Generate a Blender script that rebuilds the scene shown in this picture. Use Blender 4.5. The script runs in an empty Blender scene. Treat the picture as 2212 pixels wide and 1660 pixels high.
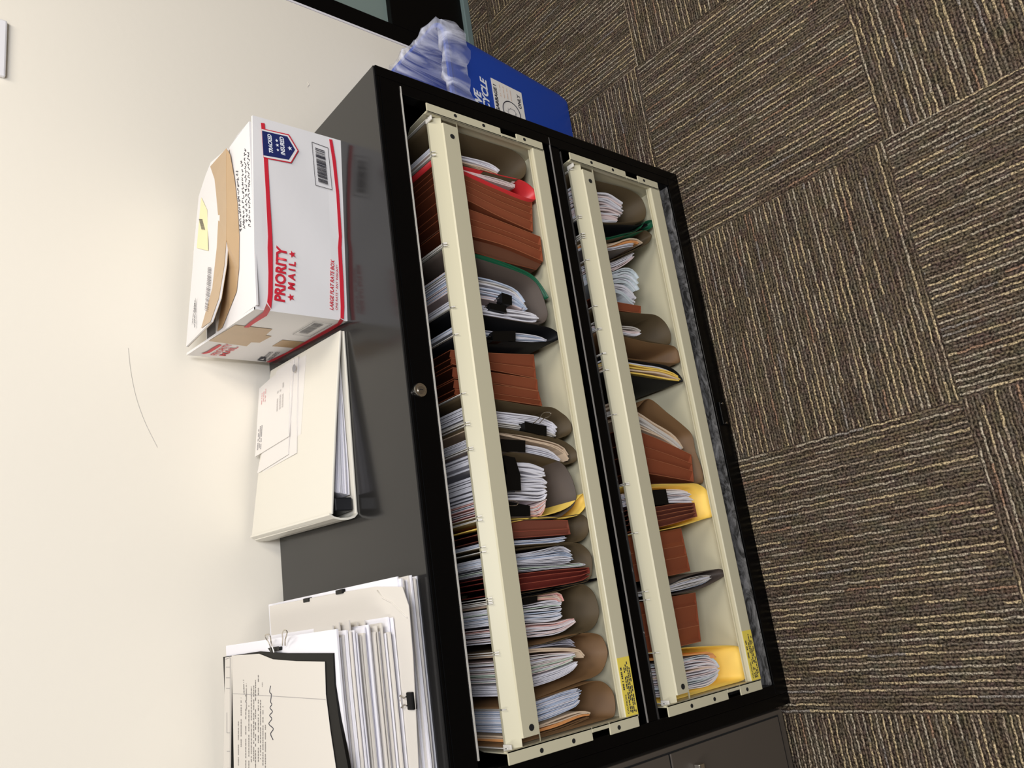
import bpy, math, random
from mathutils import Vector, Matrix, Quaternion
random.seed(7)
scene = bpy.context.scene
COL = scene.collection

# ------------------------------------------------------------------ camera
CAM = Vector((0.21983056, -0.86344037, 1.28627340))
FWD = Vector((0.26635192, 0.72398408, -0.63632045))
RGT = Vector((-0.13645083, -0.62519824, -0.76844539))
UPV = Vector((0.95416866, -0.29150336, 0.06773452))
FPX = 1741.574
cd = bpy.data.cameras.new('camera'); cam = bpy.data.objects.new('camera', cd); COL.objects.link(cam)
cd.sensor_fit = 'HORIZONTAL'; cd.sensor_width = 36.0; cd.lens = FPX / 2212 * 36.0
cd.clip_start = 0.02
m = Matrix((RGT, UPV, -FWD)).transposed().to_4x4(); m.translation = CAM
cam.matrix_world = m
scene.camera = cam
# ------------------------------------------------------------------ view, world, lights
vs = scene.view_settings
vs.view_transform = 'Standard'; vs.look = 'None'; vs.gamma = 1; vs.use_curve_mapping = False
vs.exposure = 0.5
w = bpy.data.worlds.new('world'); scene.world = w; w.use_nodes = True
w.node_tree.nodes['Background'].inputs[0].default_value = (1.0, 0.95, 0.88, 1)
w.node_tree.nodes['Background'].inputs[1].default_value = 0.045
def area(name, loc, size, power, col, look):
    l = bpy.data.lights.new(name, 'AREA'); l.shape = 'RECTANGLE'; l.size, l.size_y = size; l.energy = power; l.color = col
    o = bpy.data.objects.new(name, l); COL.objects.link(o); o.location = loc
    o.rotation_euler = (Vector(look) - Vector(loc)).to_track_quat('-Z', 'Y').to_euler()
area('ceiling_and_fill_light', (1.45, -0.75, 2.75), (0.6, 1.2), 24, (1.0, 0.93, 0.82), (1.45, -0.55, 0))
area('ceiling_and_fill_light', (-0.9, -1.2, 2.75), (0.6, 1.2), 15, (1.0, 0.95, 0.88), (-0.9, -1.2, 0))
area('ceiling_and_fill_light', (0.5, -2.15, 2.7), (0.6, 1.2), 46, (0.94, 0.95, 1.0), (0.6, 0.0, 0.4))  # added front fill brightening the drawer fronts, not a known ceiling panel

# ------------------------------------------------------------------ helpers
def ray(q):
    return (FWD + RGT * ((q[0] - 1106) / FPX) - UPV * ((q[1] - 830) / FPX))
def P(q, ax, val, M=None):
    """pixel of the photograph -> point on the real plane local[ax] = val"""
    o, d = CAM, ray(q)
    if M is not None:
        I = M.inverted(); o = I @ CAM; d = I.to_3x3() @ d
    return o + d * ((val - o[ax]) / d[ax])

MATS = {}
def mat(name, col, rough=0.6, metal=0.0, spec=0.5, bump=0.0, bscale=200.0, var=0.0, vscale=20.0, coat=0.0):
    if name in MATS: return MATS[name]
    M = bpy.data.materials.new(name); M.use_nodes = True; nt = M.node_tree; b = nt.nodes['Principled BSDF']
    b.inputs['Base Color'].default_value = (*col, 1); b.inputs['Roughness'].default_value = rough
    b.inputs['Metallic'].default_value = metal; b.inputs['Specular IOR Level'].default_value = spec
    b.inputs['Coat Weight'].default_value = coat
    if var or bump:
        tc = nt.nodes.new('ShaderNodeTexCoord')
    if var:
        n = nt.nodes.new('ShaderNodeTexNoise'); n.inputs['Scale'].default_value = vscale; n.inputs['Detail'].default_value = 4
        r = nt.nodes.new('ShaderNodeMixRGB'); r.blend_type = 'MIX'
        r.inputs[1].default_value = (*[c * (1 - var) for c in col], 1); r.inputs[2].default_value = (*[min(1, c * (1 + var)) for c in col], 1)
        nt.links.new(tc.outputs['Object'], n.inputs['Vector']); nt.links.new(n.outputs['Fac'], r.inputs[0])
        nt.links.new(r.outputs[0], b.inputs['Base Color'])
    if bump:
        n2 = nt.nodes.new('ShaderNodeTexNoise'); n2.inputs['Scale'].default_value = bscale; n2.inputs['Detail'].default_value = 3
        bp = nt.nodes.new('ShaderNodeBump'); bp.inputs['Strength'].default_value = bump; bp.inputs['Distance'].default_value = 0.002
        nt.links.new(tc.outputs['Object'], n2.inputs['Vector']); nt.links.new(n2.outputs['Fac'], bp.inputs['Height'])
        nt.links.new(bp.outputs['Normal'], b.inputs['Normal'])
    MATS[name] = M
    return M

class MB:
    """collects geometry for ONE mesh object"""
    def __init__(s): s.v = []; s.f = []; s.mi = []
    def add(s, vs, fs, mi=0):
        k = len(s.v); s.v += [tuple(v) for v in vs]; s.f += [tuple(i + k for i in f) for f in fs]; s.mi += [mi] * len(fs)
    def box(s, x0, x1, y0, y1, z0, z1, mi=0):
        s.add([(x0,y0,z0),(x1,y0,z0),(x1,y1,z0),(x0,y1,z0),(x0,y0,z1),(x1,y0,z1),(x1,y1,z1),(x0,y1,z1)],
              [(0,3,2,1),(4,5,6,7),(0,1,5,4),(1,2,6,5),(2,3,7,6),(3,0,4,7)], mi)
    def quad(s, a, b, c, d, mi=0): s.add([a, b, c, d], [(0,1,2,3)], mi)
    def poly(s, pts, th=None, mi=0):
        """flat or slightly folded polygon with thickness vector th"""
        n = len(pts); pts = [Vector(p) for p in pts]
        if th is None: s.add(pts, [tuple(range(n))], mi); return
        th = Vector(th); q = [p + th for p in pts]
        s.add(pts + q, [tuple(range(n)), tuple(reversed(range(n, 2*n)))] + [(i, (i+1) % n, n + (i+1) % n, n + i) for i in range(n)], mi)
    def ribbon(s, pts, t, y0, y1, mi=0, ny=1, yw=None):
        """sheet following (x,z) pts, thickness t, from y0 to y1"""
        n = len(pts); vs = []
        for i in range(n):
            a = pts[max(0, i-1)]; b = pts[min(n-1, i+1)]
            dx, dz = b[0]-a[0], b[1]-a[1]; L = math.hypot(dx, dz) or 1; nx, nz = -dz/L*t/2, dx/L*t/2
            for j in range(ny + 1):
                y = y0 + (y1-y0)*j/ny; w = yw(i/(n-1), j/ny) if yw else (0, 0)
                vs.append((pts[i][0]+nx+w[0], y, pts[i][1]+nz+w[1])); vs.append((pts[i][0]-nx+w[0], y, pts[i][1]-nz+w[1]))
        S = 2*(ny+1); fs = []
        for i in range(n-1):
            for j in range(ny):
                a = i*S+2*j; b = (i+1)*S+2*j
                fs.append((a, a+2, b+2, b)); fs.append((a+1, b+1, b+3, a+3))
            a = i*S; b = a+S; fs.append((a, b, b+1, a+1)); a += 2*ny; b += 2*ny; fs.append((a, a+1, b+1, b))
        for i in (0, n-1):
            for j in range(ny):
                a = i*S+2*j; fs.append((a, a+1, a+3, a+2) if i == 0 else (a, a+2, a+3, a+1))
        s.add(vs, fs, mi)
    def tube(s, pts, r, k=8, mi=0, closed=False):
        pts = [Vector(p) for p in pts]; n = len(pts); vs = []; fs = []
        for i, p in enumerate(pts):
            a = pts[i-1] if (i or closed) else pts[0]; b = pts[(i+1) % n] if (i < n-1 or closed) else pts[-1]
            d = (b-a).normalized(); u = d.orthogonal().normalized() if i == 0 else (u - d*u.dot(d)).normalized(); w_ = d.cross(u)
            for j in range(k):
                t = 2*math.pi*j/k; vs.append(p + u*(r*math.cos(t)) + w_*(r*math.sin(t)))
        for i in range(n if closed else n-1):
            for j in range(k): fs.append((i*k+j, i*k+(j+1) % k, ((i+1) % n)*k+(j+1) % k, ((i+1) % n)*k+j))
        if not closed: fs += [tuple(reversed(range(k))), tuple(range((n-1)*k, n*k))]
        s.add(vs, fs, mi)
    def build(s, name, mats, parent=None, smooth=False, bevel=0, seg=2):
        me = bpy.data.meshes.new(name); me.from_pydata(s.v, [], s.f)
        for mm in (mats if isinstance(mats, (list, tuple)) else [mats]): me.materials.append(mm)
        for p, i in zip(me.polygons, s.mi): p.material_index = i; p.use_smooth = smooth
        me.update()
        o = bpy.data.objects.new(name, me); COL.objects.link(o)
        if parent is not None: o.parent = parent
        if bevel:
            md = o.modifiers.new('bevel', 'BEVEL'); md.width = bevel; md.segments = seg; md.limit_method = 'ANGLE'; md.angle_limit = math.radians(40)
        return o
def tag(o, label, cat, group=None):
    o['label'] = label; o['category'] = cat
    if group: o['group'] = group
    return o
def thing(name, label, cat, loc=(0,0,0), rz=0, group=None):
    o = bpy.data.objects.new(name, None); COL.objects.link(o); o.location = loc; o.rotation_euler = (0,0,rz); o.empty_display_size = 0.05
    return tag(o, label, cat, group)
def structure(o): o['kind'] = 'structure'; return o

def smooth(pts, k=5):
    """Catmull-Rom through 2D/3D points"""
    pts = [Vector(p) for p in pts]; out = []
    for i in range(len(pts)-1):
        p0 = pts[max(0,i-1)]; p1 = pts[i]; p2 = pts[i+1]; p3 = pts[min(len(pts)-1, i+2)]
        for j in range(k):
            t = j/k
            out.append(0.5*((2*p1) + (p2-p0)*t + (2*p0-5*p1+4*p2-p3)*t*t + (3*p1-p0-3*p2+p3)*t*t*t))
    out.append(pts[-1]); return out
def resample(pts, n):
    pts = [Vector(p) for p in pts]; L = [0]
    for a, b in zip(pts, pts[1:]): L.append(L[-1] + (b-a).length)
    out = []; j = 0
    for i in range(n):
        t = L[-1]*i/(n-1)
        while j < len(L)-2 and L[j+1] < t: j += 1
        f = (t-L[j]) / ((L[j+1]-L[j]) or 1); out.append(pts[j].lerp(pts[j+1], min(1, max(0, f))))
    return out
def lettering(txt, name, ma, parent, a, b, nrm, shear=0.0, bold=0.0, lift=0.0004, hs=1.0):
    """word whose baseline runs from point a to point b, facing nrm"""
    cu = bpy.data.curves.new(name, 'FONT'); cu.body = txt; cu.size = 1; cu.shear = shear; cu.offset = bold; cu.resolution_u = 3
    to = bpy.data.objects.new(name, cu); COL.objects.link(to)
    dg = bpy.context.evaluated_depsgraph_get(); me = bpy.data.meshes.new_from_object(to.evaluated_get(dg)); bpy.data.objects.remove(to)
    xs = [v.co.x for v in me.vertices]; x0, x1 = min(xs), max(xs)
    a = Vector(a); b = Vector(b); X = (b-a).normalized(); N = Vector(nrm).normalized(); Y = N.cross(X); s = (b-a).length/(x1-x0)
    for v in me.vertices: v.co = a + X*((v.co.x-x0)*s) + Y*(v.co.y*s*hs) + N*lift
    me.materials.clear(); me.materials.append(ma); me.name = name
    o = bpy.data.objects.new(name, me); COL.objects.link(o); o.parent = parent
    return o
def printed_lines(mb, a, b, c, rows, nrm, h=0.35, lift=0.0004, fill=0.8, wmin=0.03, wmax=0.12, mi=0, rag=0.15):
    """rows of illegible tiny print: first row a->b, last row starts at c"""
    a, b, c = Vector(a), Vector(b), Vector(c); N = Vector(nrm).normalized()*lift
    for r in range(rows):
        o = a.lerp(c, r/max(1, rows-1)) + N; X = b-a; Y = (c-a)/max(1, rows-1)*h
        t = 0.0 if random.random() > .2 else random.uniform(0, .1); e = 1-random.uniform(0, rag)
        while t < e:
            ww = random.uniform(wmin, wmax)
            if random.random() < fill: mb.quad(o+X*t, o+X*min(e, t+ww*.8), o+X*min(e, t+ww*.8)+Y, o+X*t+Y, mi)
            t += ww
def barcode(mb, a, b, c, nrm, n=34, lift=0.0005, mi=0):
    a, b, c = Vector(a), Vector(b), Vector(c); N = Vector(nrm).normalized()*lift; t = 0
    while t < 1:
        wd = random.choice([.008, .014, .022, .03])
        mb.quad(a+(b-a)*t+N, a+(b-a)*min(1, t+wd)+N, a+(b-a)*min(1, t+wd)+(c-a)+N, a+(b-a)*t+(c-a)+N, mi); t += wd + random.choice([.01, .016, .024])
def star(mb, c, X, Y, r, N, lift=0.0005, mi=0):
    vs = [Vector(c)+N*lift]
    for i in range(10):
        t = math.pi/2 + i*math.pi/5; q = r if i % 2 == 0 else r*.42
        vs.append(Vector(c)+X*(q*math.cos(t))+Y*(q*math.sin(t))+N*lift)
    mb.add(vs, [(0, i+1, (i+1) % 10+1) for i in range(10)], mi)

# ------------------------------------------------------------------ materials
wallm = mat('wall_paint', (0.86, 0.81, 0.71), 0.75, bump=0.08, bscale=90, var=0.015, vscale=3)
blackm = mat('black_paint', (0.0012, 0.0012, 0.0014), 0.28, spec=.14, bump=0.03, bscale=600)
topm = mat('charcoal_top_paint', (0.016, 0.0155, 0.0155), 0.17, bump=0.015, bscale=500, spec=0.42)
creamm = mat('cream_enamel', (0.60, 0.56, 0.40), 0.38, spec=0.5)
darkhole = mat('dark_hole', (0.004, 0.004, 0.004), 0.9)
grey_cab = mat('taupe_cabinet_paint', (0.075, 0.062, 0.05), 0.5)
steel = mat('nickel_steel', (0.62, 0.58, 0.52), 0.25, metal=1)
wire = mat('hook_steel', (0.75, 0.72, 0.66), 0.4)
white = mat('white_paper', (0.80, 0.79, 0.84), 0.7)
warmwhite = mat('warm_white_paper', (0.66, 0.625, 0.575), 0.7)
paleblue = mat('pale_blue_paper', (0.52, 0.60, 0.74), 0.7)
palegreen = mat('pale_green_paper', (0.62, 0.72, 0.60), 0.7)
tealp = mat('pale_teal_paper', (0.64, 0.71, 0.74), 0.7)
pink = mat('pink_paper', (0.85, 0.45, 0.40), 0.7)
palepink = mat('pale_pink_paper', (0.82, 0.68, 0.66), 0.7)
manila = mat('manila_card', (0.72, 0.56, 0.40), 0.7)
orange = mat('orange_card', (0.80, 0.36, 0.12), 0.7)
olive = mat('olive_folder_card', (0.075, 0.05, 0.021), 0.7, var=.1, vscale=15)
taupe = mat('taupe_folder_card', (0.08, 0.06, 0.048), 0.7)
tanf = mat('tan_folder_card', (0.16, 0.085, 0.033), 0.65)
redf = mat('red_folder_card', (0.62, 0.03, 0.035), 0.45)
greenf = mat('green_folder_card', (0.006, 0.10, 0.045), 0.5)
blackf = mat('black_folder_card', (0.003, 0.003, 0.004), 0.6, spec=.25)
yellowf = mat('yellow_folder_card', (0.95, 0.66, 0.13), 0.6)
rust = mat('rust_expanding_card', (0.24, 0.058, 0.02), 0.65, var=.06, vscale=25)
rustedge = mat('rust_card_fold', (0.40, 0.14, 0.06), 0.6)
maroon = mat('maroon_card', (0.20, 0.03, 0.02), 0.6)
maredge = mat('maroon_card_fold', (0.32, 0.07, 0.04), 0.6)
cardw = mat('white_card_box', (0.76, 0.745, 0.75), 0.5, bump=0.25, bscale=14)
cardk = mat('kraft_card', (0.40, 0.26, 0.13), 0.7)
tapem = mat('brown_tape', (0.46, 0.31, 0.17), 0.28, var=.08, vscale=30)
redp = mat('red_print', (0.60, 0.02, 0.04), 0.5)
navyp = mat('navy_print', (0.012, 0.02, 0.12), 0.5)
inkp = mat('dark_ink', (0.03, 0.03, 0.045), 0.6)
greyink = mat('grey_ink', (0.30, 0.29, 0.30), 0.7)
pinkink = mat('pink_ink', (0.75, 0.45, 0.45), 0.7)
yellowlab = mat('yellow_label', (0.85, 0.68, 0.10), 0.5)
vinylw = mat('white_vinyl', (0.72, 0.69, 0.61), 0.32, bump=.1, bscale=12)
clipk = mat('binder_clip_black', (0.002, 0.002, 0.002), 0.4, spec=.25)
bluep = mat('blue_plastic', (0.008, 0.06, 0.42), 0.42)
whitep = mat('white_print', (0.85, 0.88, 0.95), 0.5)

def carpet_material():
    M = bpy.data.materials.new('striped_carpet_tile'); M.use_nodes = True; nt = M.node_tree; b = nt.nodes['Principled BSDF']
    N = nt.nodes.new; L = nt.links.new
    def math_(op, a, b_=None, c=None):
        n = N('ShaderNodeMath'); n.operation = op
        for i, x in enumerate((a, b_, c)):
            if x is None: continue
            if isinstance(x, (int, float)): n.inputs[i].default_value = x
            else: L(x, n.inputs[i])
        return n.outputs[0]
    tc = N('ShaderNodeTexCoord'); sp = N('ShaderNodeSeparateXYZ'); L(tc.outputs['Object'], sp.inputs[0])
    T = 0.4445
    X = math_('DIVIDE', math_('SUBTRACT', sp.outputs[0], -0.017), T); Y = math_('DIVIDE', math_('SUBTRACT', sp.outputs[1], 0.041), T)
    ix = math_('FLOOR', X); iy = math_('FLOOR', Y)
    par = math_('FLOORED_MODULO', math_('ADD', math_('ADD', ix, iy), 1.0), 2.0)          # 0/1 quarter-turned tiles
    def sel(a, c):  # par==0 -> a, par==1 -> c
        return math_('ADD', math_('MULTIPLY', a, math_('SUBTRACT', 1.0, par)), math_('MULTIPLY', c, par))
    # wobble so the yarns are not ruler straight
    wn = N('ShaderNodeTexNoise'); wn.inputs['Scale'].default_value = 60; L(tc.outputs['Object'], wn.inputs['Vector'])
    wob = math_('MULTIPLY', math_('SUBTRACT', wn.outputs['Fac'], 0.5), 0.006)
    u = sel(sp.outputs[1], sp.outputs[0]); v = math_('ADD', sel(sp.outputs[0], sp.outputs[1]), wob)
    pitch = 0.0052
    r = math_('DIVIDE', v, pitch); row = math_('FLOOR', r); fr = math_('SUBTRACT', r, row)
    wh = N('ShaderNodeTexWhiteNoise'); wh.noise_dimensions = '2D'; cv = N('ShaderNodeCombineXYZ'); L(row, cv.inputs[0]); L(math_('ADD', ix, math_('MULTIPLY', iy, 7)), cv.inputs[1]); L(cv.outputs[0], wh.inputs['Vector'])
    # dash index along the yarn
    du = math_('ADD', math_('DIVIDE', u, 0.062), math_('MULTIPLY', wh.outputs['Value'], 9.0)); di = math_('FLOOR', du)
    wh2 = N('ShaderNodeTexWhiteNoise'); wh2.noise_dimensions = '3D'; cv2 = N('ShaderNodeCombineXYZ'); L(row, cv2.inputs[0]); L(di, cv2.inputs[1]); L(ix, cv2.inputs[2]); L(cv2.outputs[0], wh2.inputs['Vector'])
    odd = math_('FLOORED_MODULO', row, 2.0)
    bright = math_('MULTIPLY', math_('ADD', 0.12, math_('MULTIPLY', odd, 0.88)), math_('ADD', 0.25, math_('MULTIPLY', 0.75, math_('GREATER_THAN', wh2.outputs['Value'], 0.30))))
    prof = math_('SUBTRACT', 1.0, math_('MULTIPLY', math_('ABSOLUTE', math_('SUBTRACT', fr, 0.5)), 2.0))   # 0 edge 1 middle
    core = N('ShaderNodeMapRange'); core.inputs[1].default_value = 0.12; core.inputs[2].default_value = 0.6; L(prof, core.inputs[0])
    fine = N('ShaderNodeTexNoise'); fine.inputs['Scale'].default_value = 300; fine.inputs['Detail'].default_value = 2; L(tc.outputs['Object'], fine.inputs['Vector'])
    ff = N('ShaderNodeMapRange'); ff.inputs[1].default_value = 0.40; ff.inputs[2].default_value = 0.60; ff.inputs[3].default_value = 0.12; L(fine.outputs['Fac'], ff.inputs[0])
    amt = math_('MULTIPLY', math_('MULTIPLY', bright, core.outputs[0]), ff.outputs[0])
    ramp = N('ShaderNodeValToRGB'); cr = ramp.color_ramp; cr.interpolation = 'CONSTANT'
    cols = [(0.0,(.66,.52,.31)),(0.3,(.58,.50,.38)),(0.5,(.72,.57,.35)),(0.66,(.50,.40,.29)),(0.84,(.46,.29,.19)),(0.88,(.40,.36,.32)),(0.95,(.60,.52,.36))]
    cr.elements[0].position = 0; cr.elements[0].color = (*cols[0][1], 1); cr.elements[1].position = cols[1][0]; cr.elements[1].color = (*cols[1][1], 1)
    for p, c in cols[2:]:
        e = cr.elements.new(p); e.color = (*c, 1)
    L(wh2.outputs['Color'], ramp.inputs[0])
    base = N('ShaderNodeMixRGB'); base.inputs[1].default_value = (.012,.008,.006,1); base.inputs[2].default_value = (.14,.105,.077,1)
    gr = N('ShaderNodeTexNoise'); gr.inputs['Scale'].default_value = 260; gr.inputs['Detail'].default_value = 3; L(tc.outputs['Object'], gr.inputs['Vector'])
    gm = N('ShaderNodeMapRange'); gm.inputs[1].default_value = 0.42; gm.inputs[2].default_value = 0.60; L(gr.outputs['Fac'], gm.inputs[0])
    L(math_('MULTIPLY', gm.outputs[0], math_('ADD', 0.45, math_('MULTIPLY', prof, 0.55))), base.inputs[0])
    # multicoloured flecks in the pile
    fl = N('ShaderNodeTexNoise'); fl.inputs['Scale'].default_value = 45; L(tc.outputs['Object'], fl.inputs['Vector'])
    tint = N('ShaderNodeMixRGB'); tint.blend_type = 'MULTIPLY'; tint.inputs[0].default_value = 0.55; L(base.outputs[0], tint.inputs[1]); L(fl.outputs['Color'], tint.inputs[2])
    sc = N('ShaderNodeMixRGB'); sc.blend_type = 'ADD'; sc.inputs[0].default_value = 0.35; L(tint.outputs[0], sc.inputs[1]); L(base.outputs[0], sc.inputs[2])
    mx = N('ShaderNodeMixRGB'); L(amt, mx.inputs[0]); L(sc.outputs[0], mx.inputs[1]); L(ramp.outputs[0], mx.inputs[2])
    L(mx.outputs[0], b.inputs['Base Color']); b.inputs['Roughness'].default_value = 0.95; b.inputs['Specular IOR Level'].default_value = 0.1
    h = math_('ADD', math_('MULTIPLY', prof, 0.6), math_('ADD', gr.outputs['Fac'], math_('MULTIPLY', amt, 0.5)))
    bp = N('ShaderNodeBump'); bp.inputs['Strength'].default_value = 0.8; bp.inputs['Distance'].default_value = 0.003; L(h, bp.inputs['Height']); L(bp.outputs[0], b.inputs['Normal'])
    return M
carpet = carpet_material()

def worn_black(name, amount, scale, gloss=.3, lo=.5, hi=.75):
    """black paint with dusty scuffs of their own shape"""
    M = bpy.data.materials.new(name); M.use_nodes = True; nt = M.node_tree; b = nt.nodes['Principled BSDF']; N = nt.nodes.new; L = nt.links.new
    tc = N('ShaderNodeTexCoord'); mp = N('ShaderNodeMapping'); mp.inputs['Scale'].default_value = scale; L(tc.outputs['Object'], mp.inputs[0])
    n = N('ShaderNodeTexNoise'); n.inputs['Scale'].default_value = 1.0; n.inputs['Detail'].default_value = 9; n.inputs['Roughness'].default_value = 0.72; n.inputs['Distortion'].default_value = 1.6; L(mp.outputs[0], n.inputs['Vector'])
    r = N('ShaderNodeValToRGB'); r.color_ramp.elements[0].position = lo; r.color_ramp.elements[0].color = (.03,.029,.028,1)
    r.color_ramp.elements[1].position = hi; r.color_ramp.elements[1].color = (amount, amount*.98, amount*.98, 1); L(n.outputs['Fac'], r.inputs[0])
    L(r.outputs[0], b.inputs['Base Color']); b.inputs['Roughness'].default_value = gloss
    return M
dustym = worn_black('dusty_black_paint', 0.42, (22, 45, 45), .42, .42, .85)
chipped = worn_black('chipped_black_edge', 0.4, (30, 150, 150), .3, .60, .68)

# ------------------------------------------------------------------ setting
YW = 0.45          # wall plane
b = MB(); b.add([(-2.2,-2.6,0),(3.2,-2.6,0),(3.2,1.4,0),(-2.2,1.4,0)], [(0,1,2,3)])
structure(b.build('floor', carpet))
XC = 1.531
b = MB(); b.box(-2.2, XC, YW, YW+.14, 0, 2.8)
structure(b.build('wall_back', wallm))
# glazed door unit set back behind the wall corner
YF = 0.565
blackframe = mat('black_door_frame', (0.002,0.0017,0.0017), .45, spec=.15)
door = bpy.data.objects.new('door_1', None); COL.objects.link(door); structure(door); door.location = (1.6, YF, 0)
b = MB()
b.box(-0.069+0.002, .105, 0, .05, .02, 2.2); b.box(.105, 1.2, 0, .05, .02, .262); b.box(1.1, 1.2, 0, .05, .262, 2.2); b.box(.105, 1.1, 0, .05, 2.1, 2.2)
b.build('door_frame', blackframe, door, bevel=.002)
b = MB(); b.box(.105, 1.1, .018, .026, .262, 2.1)
b.build('glass_pane', mat('grey_green_glass', (0.24, 0.31, 0.29), .15), door)
b = MB(); b.box(-.067, 1.2, -.012, .06, 0, .02)
b.build('threshold', mat('grey_green_metal', (0.16, 0.22, 0.22), .4), door, bevel=.002)
b = MB(); b.box(XC+.001, XC+.006, YW-.001, YF+.01, .0, 2.2)
structure(b.build('trim_1', mat('corner_bead', (.82,.80,.84), .5)))
# pencil scratch on the wall
pts = [P(q, 1, YW-.0004) for q in smooth([(277,752),(282,800),(293,855),(312,910),(340,967)], 6)]
b = MB(); b.tube(pts, .0003, 5); tag(b.build('scratch_mark', mat('pencil_grey', (.5,.48,.46), .7)), 'thin curved grey pencil scratch on the cream wall', 'mark')
b = MB(); b.tube([P(q, 1, YW-.0004) for q in [(665,178),(668,183),(664,188)]], .0005, 5); tag(b.build('wall_nick', warmwhite), 'tiny pale nick in the wall above the cabinet corner', 'mark')
# wall plate at the top edge of the upright picture
b = MB(); b.box(1.150, 1.258, YW-.008, YW, 1.120, 1.26)
t = tag(b.build('wall_plate', mat('white_plastic', (.84,.83,.86), .3), bevel=.003), 'white plastic wall plate above the right end of the cabinet', 'switch plate')
b = MB(); b.box(1.175, 1.205, YW-.0125, YW-.008, 1.17, 1.23); b.build('rocker', mat('white_plastic', (.8,.8,.8)), t, bevel=.002)

# ------------------------------------------------------------------ black lateral cabinet
W, D, H = 1.027, 0.428, 0.711
cab = thing('filing_cabinet', 'black open-fronted two-drawer lateral filing cabinet full of hanging folders', 'filing cabinet', (W/2, D/2, 0))
def cpart(bm, name, ma, parent=cab, **k):
    if parent is cab: bm.v = [(x-W/2, y-D/2, z) for x, y, z in bm.v]
    return bm.build(name, ma, parent, **k)
b = MB(); b.box(0, W, 0, D, H-.0015, H)
b2 = MB(); b2.box(.0012, W-.0012, .0012, D, H-.003, H)
cpart(b2, 'top_panel', topm, bevel=.0012)
b = MB()
b.box(0, .018, 0, D, 0, H-.003); b.box(W-.018, W, 0, D, 0, H-.003); b.box(.018, W-.018, D-.004, D, .02, H-.003)
b.box(.018, W-.018, 0, D-.004, H-.008, H-.003)
b.box(.018, W-.018, 0, .03, .668, H-.008)                            # header
b.box(.018, .036, 0, .02, .036, .668); b.box(W-.036, W-.018, 0, .02, .036, .668)      # stiles
b.box(.018, W-.018, .002, .10, .336, .360)                           # rail between the drawers
b.box(.018, W-.018, .0, .018, 0, .036)                               # base front
cpart(b, 'cabinet_body', blackm, bevel=.0012)
b = MB(); b.box(.019, W-.019, .004, D-.006, .030, .0362)
cpart(b, 'base_shelf', dustym)
b = MB(); b.box(.05, 1.003, -.0006, .001, .6652, .6672); cpart(b, 'door_lip', mat('edge_highlight_grey', (.50,.48,.44), .35))  # light grey paints in the lip's specular highlight along with its wear
b = MB(); b.box(.036, 1.006, -.0002, .002, .3592, .3606); cpart(b, 'door_lip', mat('edge_highlight_dim', (.20,.19,.18), .35))  # fainter edge highlight, put into the strip's grey colour
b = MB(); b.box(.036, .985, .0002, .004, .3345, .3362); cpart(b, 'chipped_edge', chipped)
b = MB(); b.box(.99, 1.0, .04, .06, .640, .655); cpart(b, 'catch_bracket', steel)
# lock
lk = P((908,843), 1, -.004)
b = MB(); b.tube([(lk.x, .001, lk.z), (lk.x, -.0045, lk.z), (lk.x, -.0055, lk.z)], .0098, 28)
lo = cpart(b, 'lock', steel, smooth=False, bevel=.001)
b = MB(); b.tube([(lk.x-W/2, -.0052-D/2, lk.z), (lk.x-W/2, -.0066-D/2, lk.z)], .0052, 20); b.build('lock_cylinder', mat('lock_core', (.45,.42,.38), .3, metal=1), lo)
b = MB(); b.box(lk.x-W/2-.0006, lk.x-W/2+.0006, -.0068-D/2, -.0064-D/2, lk.z-.0028, lk.z+.0028); b.build('keyhole', darkhole, lo)
# magnetic catch on the base
kp = P((1562,893), 1, -.003)
b = MB(); b.box(kp.x-.022, kp.x+.022, -.004, .0, .008, .026); ct = cpart(b, 'door_catch', blackm, bevel=.001)
for s in (-1, 1):
    b = MB(); b.tube([(kp.x-W/2+s*.019, -.0035-D/2, .018), (kp.x-W/2+s*.019, -.0052-D/2, .018)], .0018, 10); b.build('screw', steel, ct)

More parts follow.
